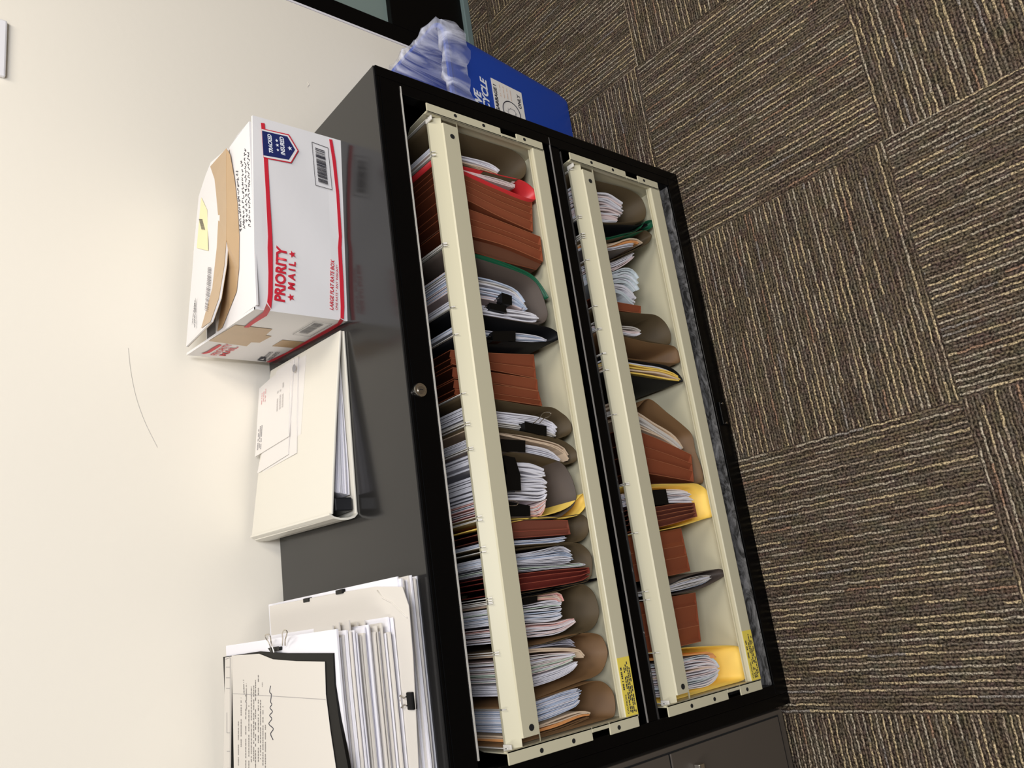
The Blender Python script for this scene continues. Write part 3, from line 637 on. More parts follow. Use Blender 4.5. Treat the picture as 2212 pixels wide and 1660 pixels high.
folder(2, 'yellow hanging folder at the left end of the bottom drawer', yellowf,
       [(1477,1401),(1529,1397),(1585,1396),(1599,1404),(1611,1434),(1613,1461),(1604,1480),(1570,1494),(1497,1513)])
papers(2, 'folded white and blue papers in the left yellow folder', [(1479,1422),(1508,1416),(1530,1416),(1548,1428),(1556,1440)], [(1490,1492),(1529,1484),(1550,1468),(1557,1448)], 11, (None, palepink, None, tealp, None, manila), seed=41, jag=.05)
papers(2, 'orange divider tab sticking up in the left yellow folder', [(1520,1410),(1540,1407),(1549,1420)], [(1522,1414),(1538,1416),(1547,1424)], 1, (orange,), seed=42, yf=.022, name='divider_tab', cat='divider')

# ------------------------------------------------------------------ shipping box on the cabinet
random.seed(5)
BR = -math.radians(5.5); BO = Vector((.667, .142, H)); BW, BD, BH = .296, .285, .143
box = thing('shipping_box', 'white cardboard shipping box with red stripes and torn taped top flaps', 'cardboard box', BO, BR)
MBX = Matrix.Translation(BO) @ Matrix.Rotation(BR, 4, 'Z')
F = lambda q: P(q, 1, 0, MBX)             # front face
S_ = lambda q: P(q, 0, 0, MBX)            # left face
def T(q, z=BH): return P(q, 2, z, MBX)    # top plane at local height z
b = MB(); th = .004
def wall(b, a, c, n=10, k=6, amp=.0016, out=(0,-1,0), inn=th, top=BH, seed=0):
    """slightly buckled card wall"""
    rs = random.Random(seed); ph = [rs.uniform(0, 6) for _ in range(4)]; vs = []; a = Vector(a); c = Vector(c); o = Vector(out)
    for i in range(n+1):
        for j in range(k+1):
            u, v = i/n, j/k; e = min(1, 6*u, 6*(1-u), 6*v, 6*(1-v))
            d = amp*e*(math.sin(5*u+ph[0]+3*v)+.7*math.sin(11*u-7*v+ph[1]))
            p = a.lerp(c, u) + Vector((0,0,top*v)); vs.append(p + o*d)
    m_ = len(vs); vs2 = [v - o*inn for v in vs]; fs = []
    for i in range(n):
        for j in range(k):
            q = i*(k+1)+j; fs.append((q, q+k+1, q+k+2, q+1)); fs.append((m_+q, m_+q+1, m_+q+k+2, m_+q+k+1))
    for i in range(n):
        q = i*(k+1)+k; fs.append((q, q+k+1, m_+q+k+1, m_+q)); q = i*(k+1); fs.append((q, m_+q, m_+q+k+1, q+k+1))
    b.add(vs+vs2, fs)
wall(b, (0,0,0), (BW,0,0), 24, 12, .0005, (0,-1,0), seed=1)
wall(b, (0,BD,0), (0,0,0), 12, 6, .0001, (-1,0,0), seed=2)
wall(b, (BW,0,0), (BW,BD,0), 10, 6, .0004, (1,0,0), top=BH-.028, seed=3)
wall(b, (BW,BD,0), (0,BD,0), 10, 6, .0004, (0,1,0), top=BH-.032, seed=4)
b.box(.002, BW-.002, .002, BD-.002, 0, .004)
b.build('box_body', cardw, box, smooth=False)
nz = Vector((0,0,.0018))
b = MB()
ff = [T((554,659)), T((538,262)), T((512,292)), T((496,318), BH-.003), T((478,400), BH-.003), T((476,500), BH-.004), T((466,620), BH-.006), T((466,722), BH-.001)]
b.poly([p for p in ff], (0,0,-.003)); b.build('front_flap', cardw, box)
fb = [T((494,318), BH-.001), T((495,420), BH+.001), T((494,520), BH+.002), T((490,572), BH+.007), T((478,645), BH+.015), T((460,696), BH+.022), T((406,750), BH+.003), T((415,640), BH-.004), T((424,520), BH-.012), T((433,425), BH-.021), T((452,380), BH-.014), T((460,352), BH-.008)]
b = MB(); k = len(fb)
def pair_strip(b, L1, L2, thv, mi=0):
    n = len(L1); vs = [Vector(p) for p in L1]+[Vector(p) for p in L2]; t_ = Vector(thv); vs2 = [v+t_ for v in vs]
    fs = [(i, n+i, n+i+1, i+1) for i in range(n-1)]+[(2*n+i, 2*n+i+1, 3*n+i+1, 3*n+i) for i in range(n-1)]
    fs += [(i, i+1, 2*n+i+1, 2*n+i) for i in range(n-1)]+[(n+i+1, n+i, 3*n+i, 3*n+i+1) for i in range(n-1)]+[(0, 2*n, 3*n, n), (n-1, 2*n-1, 4*n-1, 3*n-1)]
    b.add(vs+vs2, fs, mi)
free = [T((494,322), BH-.001), T((494,380), BH), T((495,450), BH+.001), T((494,520), BH+.002), T((490,572), BH+.007), T((478,645), BH+.015), T((460,696), BH+.022)]
hinge = [T((459,352), BH-.009), T((447,382), BH-.015), T((433,425), BH-.021), T((424,520), BH-.012), T((419,590), BH-.006), T((412,670), BH-.002), T((406,750), BH+.002)]
pair_strip(b, free, hinge, (0,0,.003)); b.build('back_flap', [cardw], box)
ez = Vector((0,0,.0034))
def onflap(q):
    """point on the lifted flap above pixel q (search along its height)"""
    best = None
    for i in range(len(free)-1):
        for uu in range(8):
            for vv in range(9):
                u, v = uu/8, vv/8
                p = (free[i].lerp(free[i+1], u)).lerp(hinge[i].lerp(hinge[i+1], u), v)
                w_ = MBX @ p; d = w_-CAM; zc = d.dot(FWD); x = 1106+FPX*d.dot(RGT)/zc; y = 830-FPX*d.dot(UPV)/zc
                e = (x-q[0])**2+(y-q[1])**2
                if best is None or e < best[0]: best = (e, p)
    return best[1]+ez
tl = [onflap(q) for q in [(460,362),(466,390),(472,421),(477,470),(478,536),(463,627),(443,710)]]
te = [p+ez for p in free]
b = MB(); pair_strip(b, te, [tl[0],tl[1],tl[2],tl[3],tl[4],tl[5],tl[6]], (0,0,.0005)); b.build('tape', tapem, box)
te2 = [T(q, BH+.0006) for q in [(496,322),(496,380),(496,450),(496,520),(490,580),(480,650),(470,716)]]
tr = [T(q, BH+.0006) for q in [(497,334),(507,390),(513,440),(517,510),(516,581),(511,630),(480,708)]]
te2[:4] = [p-Vector((0,0,.0002)) for p in te[:4]]
b = MB(); pair_strip(b, te2, tr, (0,0,.0004)); b.build('tape', tapem, box)
# left face tapes
def flat(pts, nrm, lift, ma, name, par):
    N_ = Vector(nrm).normalized(); b = MB(); b.poly([Vector(p)+N_*lift for p in pts], N_*.0003); return b.build(name, ma, par)
R2 = lambda x, y: (400+x/5.53, 500+y/5.53); R1 = lambda x, y: (400+x/5.53, 240+y/5.53)
flat([S_(R2(*p)) for p in [(600,1115),(1040,1165),(960,1238),(1030,1250),(890,1325),(790,1320),(735,1368),(285,1305)]], (-1,0,0), .0006, tapem, 'tape', box)
flat([S_(R2(*p)) for p in [(1160,1295),(1450,1322),(1340,1392),(1040,1368)]], (-1,0,0), .0006, tapem, 'tape', box)
# red stripes
def stripe(pa, pb, fn, nrm, name='red_stripe'):
    A_ = [fn(q) for q in pa]; B_ = [fn(q) for q in pb]; N_ = Vector(nrm)*.0013
    b = MB(); n = len(A_); b.add([p+N_ for p in A_]+[p+N_ for p in B_], [(i, i+1, n+i+1, n+i) for i in range(n-1)]); return b.build(name, redp, box)
stripe([R1(900,145),R1(935,580),R1(960,1000),R1(985,1500),R2(980,200),R2(990,500),R2(985,750),R2(975,850)], [R1(945,150),R1(985,580),R1(1005,1000),R1(1035,1500),R2(1040,200),R2(1042,500),R2(1040,750),R2(1022,930)], F, (0,-1,0))
stripe([R1(1715,340),R1(1755,600),R1(1800,1000),R1(1830,1500),R2(1820,200),R2(1840,600),R2(1852,900),R2(1850,1040)], [R1(1752,345),R1(1795,600),R1(1835,1000),R1(1866,1500),R2(1862,200),R2(1886,600),R2(1896,900),R2(1890,1052)], F, (0,-1,0))
stripe([R2(972,850),R2(930,960),R2(850,1020),R2(770,1080),R2(700,1140)], [R2(1022,920),R2(975,1000),R2(890,1050),R2(810,1100),R2(760,1140)], S_, (-1,0,0))
stripe([R2(400,1348),R2(330,1385),R2(260,1430),R2(190,1455)], [R2(440,1352),R2(365,1400),R2(290,1445),R2(225,1458)], S_, (-1,0,0))
stripe([R2(1850,1030),R2(1820,1090),R2(1600,1215),R2(1400,1330),R2(1200,1445),R2(965,1555)], [R2(1893,1055),R2(1850,1110),R2(1640,1240),R2(1430,1360),R2(1240,1470),R2(1010,1560)], S_, (-1,0,0))
# shield badge
b = MB(); N_ = Vector((0,-.0018,0))
sh = [F(R1(*p)) for p in [(905,215),(965,225),(1235,285),(1350,480),(1262,630),(990,580),(930,565)]]
b.poly([p+N_ for p in sh]); bd = b.build('badge', redp, box)
b = MB(); b.poly([F(R1(*p))+N_*1.15 for p in [(906,222),(960,235),(1225,298),(1335,480),(1255,616),(985,567),(932,555)]]); b.build('badge_border', cardw, bd)
b = MB(); b.poly([F(R1(*p))+N_*1.3 for p in [(910,242),(1212,312),(1305,470),(1230,590),(925,535)]]); b.build('badge_field', navyp, bd)
lettering('TRACKED', 'lettering', whitep, bd, F(R1(1040,512)), F(R1(1018,290)), (0,-1,0), shear=.25, bold=.03, lift=.0027, hs=1.25)
lettering('INSURED', 'lettering', whitep, bd, F(R1(1185,540)), F(R1(1165,322)), (0,-1,0), shear=.25, bold=.03, lift=.0027, hs=1.25)
b = MB()
for q, r_ in ((R1(1098,475),.0024), (R1(1092,417),.0028), (R1(1085,362),.0028), (R1(1242,455),.0038)):
    star(b, F(q), Vector((1,0,0)), Vector((0,0,1)), r_, Vector((0,-1,0)), .0027)
b.build('stars', whitep, bd)
lettering('PRIORITY', 'lettering', redp, box, F(R2(1180,850)), F(R2(1205,200)), (0,-1,0), bold=.035, lift=.0015, hs=1.1)
lettering('M A I L', 'lettering', redp, box, F(R2(1300,705)), F(R2(1312,370)), (0,-1,0), bold=.035, lift=.0015, hs=1.0)
b = MB()
for q in (R2(1258,792), R2(1275,278)): star(b, F(q), Vector((1,0,0)), Vector((0,0,1)), .0058, Vector((0,-1,0)), .0015)
b.build('stars', redp, box)
lettering('LARGE FLAT RATE BOX', 'lettering', redp, box, F(R2(1762,945)), F(R2(1775,345)), (0,-1,0), shear=.2, bold=.02, lift=.0015, hs=1.1)
lettering('ONE RATE ★ ANY WEIGHT*'.replace('★', '*'), 'lettering', redp, box, F(R2(1815,945)), F(R2(1822,405)), (0,-1,0), bold=0, lift=.0015, hs=.9)
# barcodes
def framed_code(fn, nrm, corners, a, b_, c, name='barcode'):
    cs = [fn(q) for q in corners]; N2 = Vector(nrm).normalized()
    b = MB()
    for i in range(4):
        p, q = cs[i], cs[(i+1) % 4]; d = (q-p).normalized(); s = N2.cross(d)*.0004
        b.quad(p-s+N2*.0015, q-s+N2*.0015, q+s+N2*.0015, p+s+N2*.0015)
    barcode(b, fn(a), fn(b_), fn(c), nrm, lift=.0015); return b.build(name, inkp, box)
framed_code(F, (0,-1,0), [R1(1508,375),R1(1700,445),R1(1750,945),R1(1552,890)], R1(1545,440), R1(1585,850), R1(1660,480))
framed_code(S_, (-1,0,0), [R2(1545,1065),R2(1755,1098),R2(1490,1248),R2(1285,1222)], R2(1540,1090), R2(1350,1205), R2(1650,1108))
lettering('PRIORITY', 'lettering', redp, box, S_(R2(375,1478)), S_(R2(570,1348)), (-1,0,0), bold=.01, lift=.0012, hs=.85)
lettering('MAIL', 'lettering', redp, box, S_(R2(480,1484)), S_(R2(640,1378)), (-1,0,0), bold=.01, lift=.0012, hs=.55)
lettering('UNITED STATES', 'lettering', inkp, box, S_(R2(965,1515)), S_(R2(1050,1437)), (-1,0,0), bold=.01, lift=.0012, hs=1.3)
lettering('POSTAL SERVICE', 'lettering', inkp, box, S_(R2(1025,1530)), S_(R2(1130,1440)), (-1,0,0), bold=.01, lift=.0012, hs=1.3)
b = MB(); b.poly([S_(R2(*p))+Vector((-.0012,0,0)) for p in [(905,1495),(960,1500),(965,1550),(860,1535)]]); eb = b.build('emblem', inkp, box)
b = MB(); b.poly([S_(R2(*p))+Vector((-.0015,0,0)) for p in [(890,1525),(945,1510),(930,1530)]]); b.build('emblem_head', cardw, eb)
# print on the top flaps
zt_ = (0,0,1)
ft = lambda q: T(q, BH+.0004)
b = MB(); rs = random.Random(3)
for r_, (xa, ya, xb, yb) in enumerate([(520,500,512,370),(527,494,522,345),(533,480,529,318),(539,490,536,330)]):
    t_ = 0
    while t_ < 1:
        n_ = 6; seg = []
        for i in range(n_):
            tt = min(1, t_+i*.008); q = (xa+(xb-xa)*tt+rs.uniform(-2.6,2.6), ya+(yb-ya)*tt+rs.uniform(-1,1)); seg.append(ft(q))
        b.tube(seg, .00045, 4); t_ += .008*n_+rs.uniform(.0,.03)
b.build('handwriting', inkp, box)
b = MB(); fq = lambda x, y: onflap((x, y))
lettering('UNITED STATES', 'lettering', inkp, box, fq(424,702)+Vector((0,0,.001)), fq(424,652)+Vector((0,0,.001)), (0,0,1), bold=.03, hs=1.2)
lettering('POSTAL SERVICE.', 'lettering', inkp, box, fq(432,702)+Vector((0,0,.001)), fq(432,645)+Vector((0,0,.001)), (0,0,1), bold=.02, hs=1.2)
b = MB()
pa, pb, pc = fq(455,675), fq(462,580), fq(446,672)
barcode(b, pa, pb, pc, (0,0,1), lift=.001); b.build('barcode', greyink, box)
ys_ = [fq(434,455), fq(440,500), fq(450,505), fq(450,440), fq(444,430)]
b = MB(); b.poly([fq(436,430)+Vector((0,0,.0006)), fq(434,540)+Vector((0,0,.0006)), fq(452,540)+Vector((0,0,.0006)), fq(456,450)+Vector((0,0,.0006))], (0,0,.0004)); yl = b.build('address_label', mat('cream_label', (.84,.76,.45), .5), box)
b = MB(); barcode(b, fq(449,500), fq(447,470), fq(440,500), (0,0,1), lift=.0016); b.build('barcode', inkp, yl)
# reflection-relevant underside edge of the open crack is real: kraft lining
b = MB(); pair_strip(b, [p-Vector((0,0,.0001)) for p in free], [p-Vector((0,0,.0001)) for p in hinge], (0,0,-.0006)); b.build('flap_lining', cardk, box)

# ------------------------------------------------------------------ white ring binder with envelopes
bo = Vector((.378, .158, H)); bn = thing('ring_binder', 'white vinyl ring binder lying flat beside the shipping box', 'binder', bo)
def bx(x, y, z): return Vector((x, y, z))-bo
FL, FR, BRr, BL = (.380,.160), (.655,.152), (.672,.405), (.391,.435)
def cover(b, zl_f, zr_f, zr_b, zl_b, bulge, th, n=14, k=6, inset=0):
    vs = []
    for i in range(n+1):
        u = i/n
        for j in range(k+1):
            v = j/k
            x = (FL[0]*(1-u)+FR[0]*u)*(1-v)+(BL[0]*(1-u)+BRr[0]*u)*v; y = (FL[1]*(1-u)+FR[1]*u)*(1-v)+(BL[1]*(1-u)+BRr[1]*u)*v
            z = (zl_f*(1-u)+zr_f*u)*(1-v)+(zl_b*(1-u)+zr_b*u)*v + bulge*math.sin(math.pi*min(1, u*1.0))
            vs.append(bx(x, y, z))
    m_ = len(vs); vs2 = [v-Vector((0,0,th)) for v in vs]; fs = []
    for i in range(n):
        for j in range(k):
            q = i*(k+1)+j; fs.append((q, q+k+1, q+k+2, q+1)); fs.append((m_+q, m_+q+1, m_+q+k+2, m_+q+k+1))
        q = i*(k+1); fs.append((q, m_+q, m_+q+k+1, q+k+1)); q += k; fs.append((q, q+k+1, m_+q+k+1, m_+q))
    for j in range(k):
        fs.append((j, j+1, m_+j+1, m_+j)); q = n*(k+1)+j; fs.append((q, m_+q, m_+q+1, q+1))
    b.add(vs+vs2, fs)
b = MB(); cover(b, H+.0035, H+.0035, H+.0035, H+.0035, 0, .0033); b.build('bottom_cover', vinylw, bn, smooth=False, bevel=.001)
b = MB(); cover(b, H+.042, H+.0085, H+.0085, H+.045, .001, .0035); tc_ = b.build('top_cover', vinylw, bn, smooth=False, bevel=.001)
def zt_binder(x): 
    u = max(0, min(1, (x-FL[0])/(FR[0]-FL[0]))); return H+.042*(1-u)+.0085*u+.001*math.sin(math.pi*u)
# rounded spine
b = MB(); pr = [(-.002+.001, .0005),(-.006,.006),(-.0085,.016),(-.0085,.028),(-.006,.038),(-.001,.0445)]
for i in range(len(pr)-1):
    (a0,z0),(a1,z1) = pr[i], pr[i+1]
    q = [bx(FL[0]+a0,FL[1],H+z0), bx(FL[0]+a1,FL[1],H+z1), bx(BL[0]+a1,BL[1],H+z1+(.002 if i > 2 else 0)), bx(BL[0]+a0,BL[1],H+z0)]
    b.add(q+[v+Vector((.003,0,0)) for v in q], [(0,1,2,3),(7,6,5,4),(0,4,5,1),(2,6,7,3),(1,5,6,2),(3,7,4,0)])
b.build('spine', vinylw, bn, smooth=False)
b = MB(); b.box(.0065, .026, .004, .26, .006, .034); b.build('ring_mechanism', mat('black_metal', (.01,.01,.012), .3), bn, bevel=.002)
random.seed(9); b = MB()
for i in range(16):
    s = i/15; x1 = .628+random.uniform(-.006, .006)-bo.x; z0 = .008+s*.028
    pts = [(.030+s*.006, z0), (.075, .0065+s*.027), (.15, .006+s*.0175), (.22, .0055+s*.0085), (x1, .0045+s*.0028)]
    b.ribbon([(p[0], p[1]) for p in smooth([(a, c) for a, c in pts], 4)], .0006+.0006*(1-s), .006+random.uniform(0, .005), .235, mi=0)
b.build('pages', white, bn)
envm = mat('white_envelope', (.74,.71,.68), .6)
def envelope(px, label, dz, seed, th=.0012, marks=None):
    w_ = []
    for q in px:
        p = P(q, 2, H+.05)
        for _ in range(6): p = P(q, 2, zt_binder(p.x)+dz)
        w_.append(p)
    c = sum(w_, Vector())/len(w_); t_ = thing('envelope', label, 'envelope', c, group=None)
    b = MB(); b.poly([p-c for p in w_], (0,0,-th)); b.build('paper', envm, t_, bevel=.0003)
    return t_, [p-c for p in w_]
envelope([(600,800),(661,768),(650,938),(600,965)], 'lowest white envelope in the small pile on the binder', .0016, 0)
envelope([(600,800),(643,771),(640,979),(567,1021),(556,1022)], 'second envelope up in the pile, its corner stamp showing', .0032, 1)
e3, c3 = envelope([(597,803),(634,776),(622,982),(558,1022)], 'third white envelope in the pile with a pulled-back flap', .0048, 2)
e4, c4 = envelope([(560,840),(580,822),(627,784),(623,943),(551,987)], 'topmost white envelope with faint pink postmark', .0066, 3, .0016)
a0, a1, a2, a3, a4 = c4
nrm = (a2-a0).cross(a4-a0).normalized(); nrm = nrm if nrm.z > 0 else -nrm
def e4p(u, v): return (a4.lerp(a0, u)).lerp(a3.lerp(a2, u), v)
b = MB(); printed_lines(b, e4p(.06,.06), e4p(.42,.06), e4p(.06,.16), 3, nrm, h=.5, wmin=.03, wmax=.08); b.build('return_address', greyink, e4)
b = MB(); printed_lines(b, e4p(.45,.62), e4p(.8,.62), e4p(.45,.78), 3, nrm, h=.5, wmin=.04, wmax=.12, rag=.4); b.build('address', mat('faint_ink', (.55,.52,.50)), e4)
b = MB(); printed_lines(b, e4p(.72,.1), e4p(.92,.1), e4p(.72,.22), 3, nrm, h=.5); b.build('postmark', pinkink, e4)
b = MB(); cc = P((635,796), 2, zt_binder(.6)+.0040); 
b.tube([(cc.x, cc.y, cc.z-.0002), (cc.x, cc.y, cc.z)], .0065, 18)
b.v = [(x-e3.location.x, y-e3.location.y, z-e3.location.z) for x, y, z in b.v]; b.build('round_stamp', greyink, e3)

# ------------------------------------------------------------------ paper piles at the left end
random.seed(21)
ZS = H
def sheetstack(name, label, x0, x1, y0, y1, z0, z1, n, mats, cat, jx=.004, jy=.004, skew=0.0, lip=None, hint=.9):
    c = Vector(((x0+x1)/2, (y0+y1)/2, z0)); t_ = thing(name, label, cat, c)
    b = MB(); dz = (z1-z0)/n
    for i in range(n):
        a = x0+random.uniform(-jx, jx); e = x1+random.uniform(-jx, jx); f = y0+random.uniform(-jy, jy); g = y1+random.uniform(-jy, jy); z = z0+i*dz
        rot = skew*math.sin(i*1.7)
        pts = [(a, f-rot), (e, f+rot), (e+rot*.8, g+rot), (a+rot*.8, g-rot)]
        b.add([(p[0]-c.x, p[1]-c.y, z-c.z) for p in pts]+[(p[0]-c.x, p[1]-c.y, z+dz*hint-c.z) for p in pts],
              [(3,2,1,0),(4,5,6,7),(0,1,5,4),(1,2,6,5),(2,3,7,6),(3,0,4,7)], random.randrange(len(mats)))
    b.build('sheets', mats, t_)
    return t_
s1 = sheetstack('document_stack', 'wide low stack of large white sheets at the left end of the cabinet top', -.15, .275, .022, .415, H, H+.030, 13, [white, warmwhite], 'paper stack', .003, .006, .002)
cl = Vector((-.15, .022, H))
b = MB(); z = H+.0305
ptsT = [P((583,1310), 2, z+.004), P((720,1283), 2, z), P((812,1268), 2, z), P((870,1268), 2, z), P((884,1310), 2, z), P((893,1420), 2, z), P((905,1660), 2, z), Vector((-.12, .03, z)), Vector((-.12, .40, z))]
c = Vector((.1, .2, z)); 
t_ = thing('loose_sheet', 'creased large sheet lying on top of the wide low stack', 'paper', c)
b.poly([p-c for p in ptsT], (0,0,.0008)); b.build('sheet', warmwhite, t_)
crp = [P(q, 2, z+.0012) for q in [(815,1276),(826,1292),(845,1302),(868,1325),(880,1335)]]
b = MB(); b.tube([p-c for p in crp], .0010, 6); b.build('crease', warmwhite, t_, smooth=True)
def flatclip(q, label, z0, ang, wd=.018, loops=False, hq=None, dirv=(1,0,0)):
    p = P(q, 2, z0); t_ = thing('binder_clip', label, 'binder clip', p, math.radians(ang))
    b = MB(); b.add([(-wd/2,-.010,.0015),(wd/2,-.010,.0015),(wd/2,.002,.004),(-wd/2,.002,.004),(-wd/2,-.010,-.002),(wd/2,-.010,-.002),(wd/2,.002,-.006),(-wd/2,.002,-.006)],
                    [(0,1,2,3),(7,6,5,4),(3,2,6,7),(0,3,7,4),(1,5,6,2),(0,4,5,1)]); b.build('clip_body', clipk, t_, bevel=.0006)
    lp = [(-.003,-.008,.002),(-.004,-.016,.003),(-.006,-.024,.003),(0,-.028,.003),(.006,-.024,.003),(.004,-.016,.003),(.003,-.008,.002)]
    b = MB(); b.tube([tuple(v) for v in smooth([(x, y, zz) for x, y, zz in lp], 3)], .0009, 6); b.build('wire_handle', steel, t_)
    return t_
# clips gripping the far right edge and the front edge of the low stack
def edgeclip(q, z0, label, L_=.020):
    p = P(q, 2, z0); t_ = thing('binder_clip', label, 'binder clip', p)
    b = MB(); b.box(-.003, .003, -L_/2, L_/2, -.012, .0025); b.build('clip_body', clipk, t_, bevel=.001)
edgeclip((664,1297), z+.002, 'black clip on the right edge of the low stack, the one nearer the wall', .020)
edgeclip((735,1279), z+.002, 'black clip on the right edge of the low stack, the one nearer the front', .020)
p = P((886,1515), 2, z+.002)
t_ = thing('binder_clip', 'small black binder clip with folded chrome handle on the front edge of the low stack', 'binder clip', p)
b = MB(); b.box(-.010, .010, -.008, .005, -.004, .0022); b.build('clip_body', clipk, t_, bevel=.0012)
b = MB(); b.tube([tuple(v) for v in smooth([(-.005,.005,.002),(-.004,.010,.003),(-.007,.016,.003),(0,.0175,.003),(.007,.016,.003),(.004,.010,.003),(.005,.005,.002)], 3)], .0009, 6); b.build('wire_handle', steel, t_)

# tall pile: curled legal folders, layers visible at the front and right
z0 = H+.0325; ZT = H+.108
t_ = thing('document_pile', 'tall pile of curled white legal folders on top of the low stack', 'paper pile', (.06, .23, z0))
b = MB(); NL = 22
for i in range(NL):
    s = i/(NL-1); zz = .001+s*(ZT-z0-.004); xr = .222-.06+random.uniform(-.010, .004)+(.010 if i in (0,1) else 0); yf = .048-.23+random.uniform(-.004, .006)+(1-s)*-.012
    pts = [(-.20, zz*.92), (-.08, zz*.95), (.02, zz*.97), (.09, zz*1.0), (xr-.01, zz*(1.0)+.0005), (xr, zz+random.uniform(-.001, .001))]
    b.ribbon(smooth(pts, 3), (ZT-z0)/NL*random.choice([.35,.5,.75]), yf, .17+random.uniform(-.004,.004), mi=random.choice([0,0,1]), ny=2)
b.build('sheets', [white, warmwhite], t_)
b = MB()
for i in range(7):
    zz = .012+i*.008; b.box(.150+random.uniform(0,.01), .170+random.uniform(0,.006), -.155+random.uniform(-.01,.02), -.10+random.uniform(-.02,.06), zz, zz+.002, 0)
b.build('index_tabs', [warmwhite], t_)
# photocopy with black margins and clip on the very top
zt2 = ZT+.001
cpy = P((600,1500), 2, zt2)
t_ = thing('photocopy', 'photocopied letter with black margins and signature on top of the tall pile', 'document', cpy)
sheet = [P(q, 2, zt2) for q in [(482,1420),(560,1408),(620,1412),(719,1412),(722,1480),(733,1560),(752,1660)]]+[Vector((-.10, .045, zt2)), Vector((-.10, .41, zt2))]
b = MB(); b.poly([p-cpy for p in sheet], (0,0,-.004)); b.build('black_margin', mat('toner_black', (.004,.0035,.003), .5, spec=.2), t_)
z3 = zt2+.0006
pg = [P(q, 2, z3) for q in [(501,1417),(560,1413),(590,1425),(640,1429),(702,1430),(704,1500),(714,1580),(726,1660)]]+[Vector((-.10, .085, z3)), Vector((-.10, .39, z3))]
b = MB(); b.poly([p-cpy for p in pg], (0,0,.0004)); b.build('page', warmwhite, t_)
gr = [P(q, 2, z3+.0006)-cpy for q in [(486,1421),(501,1419),(499,1660),(483,1660)]]
b = MB(); b.poly(gr); b.build('form_strip', warmwhite, t_)
b = MB()
for (qa, qb) in [((487,1425),(497,1421)),((497,1422),(497,1660)),((488,1442),(497,1442)),((488,1465),(497,1465)),((488,1488),(497,1488)),((490,1584),(497,1584)),((490,1624),(497,1624)),((490,1540),(490,1584))]:
    a, e = [P(q, 2, z3+.0012)-cpy for q in (qa, qb)]; b.tube([a, e], .0003, 4)
a, e = [P(q, 2, z3+.0010)-cpy for q in ((503,1499),(703,1512))]; b.tube([a, e], .00022, 4)
b.build('ruled_lines', greyink, t_)
b = MB()
zl = z3+.0007; Q = lambda x, y: P((460+x/3.772, 1220+y/3.772), 2, zl)-cpy
for (x, ya, yb) in [(210,1640,1230),(232,1500,1070),(270,1660,990),(295,1660,1080),(315,1660,910),(335,1640,960),(350,1660,920),(372,1660,890),(390,1660,1000),(410,1640,1100),(430,1660,1260),(405,1000,960),(275,1190,960)]:
    printed_lines(b, Q(x, ya), Q(x, yb), Q(x+.1, ya), 1, (0,0,1), h=1, wmin=.012, wmax=.05)
k = 0
for i in range(0, len(b.v), 4):      # give each word its height
    w0 = Vector(b.v[i]); d = (Vector(b.v[i+1])-w0).normalized(); up = Vector((0,0,1)).cross(d)*.0016
    b.v[i+2] = tuple(Vector(b.v[i+1])+up); b.v[i+3] = tuple(w0+up)
b.build('typed_text', mat('type_ink', (.12,.11,.11), .7), t_)
b = MB(); lettering('LPB MAR 1 7', 'date_stamp', inkp, t_, Q(258,1060), Q(252,938), (0,0,1), bold=.02)
sg = [(490,1430),(470,1380),(492,1340),(455,1300),(480,1260),(462,1230),(485,1200),(465,1170),(480,1140),(470,1120),(476,1060),(462,1040),(470,990)]
b = MB(); b.tube(smooth([Q(*q) for q in sg], 4), .0006, 5); b.build('signature', inkp, t_)
# clip with two raised wire loops
pc = P((592,1405), 2, zt2+.002)
t_ = thing('binder_clip', 'black binder clip with two raised wire loops holding the photocopy', 'binder clip', pc)
b = MB(); b.poly([P(q, 2, zt2+.003)-pc for q in [(580,1402),(602,1398),(602,1406),(584,1408)]], (0,0,-.012)); b.build('clip_body', clipk, t_, bevel=.0008)
for lp in ([(586,1407),(582,1392),(575,1380),(573,1373),(580,1371),(584,1376),(586,1390),(592,1410)], [(610,1395),(611,1380),(610,1370),(614,1362),(620,1365),(619,1373),(616,1383),(616,1395)]):
    zz = [.003,.006,.010,.013,.013,.011,.007,.004]
    b = MB(); b.tube([tuple(v) for v in smooth([P(q, 2, zt2+h)-pc for q, h in zip(lp, zz)], 3)], .0009, 6); b.build('wire_handle', steel, t_)

# ------------------------------------------------------------------ blue recycling bin with clear liner
bc = Vector((1.235, .335, 0)); bn = thing('recycling_bin', 'blue plastic recycling bin with white lettering beside the cabinet', 'bin', bc)
def rring(hx, hy, r, z, n=6):
    out = []
    for cx_, cy_, a0_ in ((hx-r, hy-r, 0), (-hx+r, hy-r, 90), (-hx+r, -hy+r, 180), (hx-r, -hy+r, 270)):
        for i in range(n+1):
            t = math.radians(a0_+90*i/n); out.append((cx_+r*math.cos(t), cy_+r*math.sin(t), z))
    return out
lv = [(.137,.070,.030,.0),(.148,.083,.032,.006),(.153,.087,.034,.03),(.180,.113,.040,.372),(.186,.117,.042,.376),(.186,.117,.042,.384),(.177,.110,.038,.384),(.149,.082,.032,.02)]
vs = []; 
for l in lv: vs += rring(*l)
K = 28; fs = [(i*K+j, i*K+(j+1) % K, (i+1)*K+(j+1) % K, (i+1)*K+j) for i in range(len(lv)-1) for j in range(K)]
fs += [tuple(reversed(range(K))), tuple(range((len(lv)-1)*K, len(lv)*K))]
b = MB(); b.add(vs, fs); b.build('bin_body', bluep, bn, smooth=True).modifiers.new('es', 'EDGE_SPLIT').split_angle = math.radians(35)
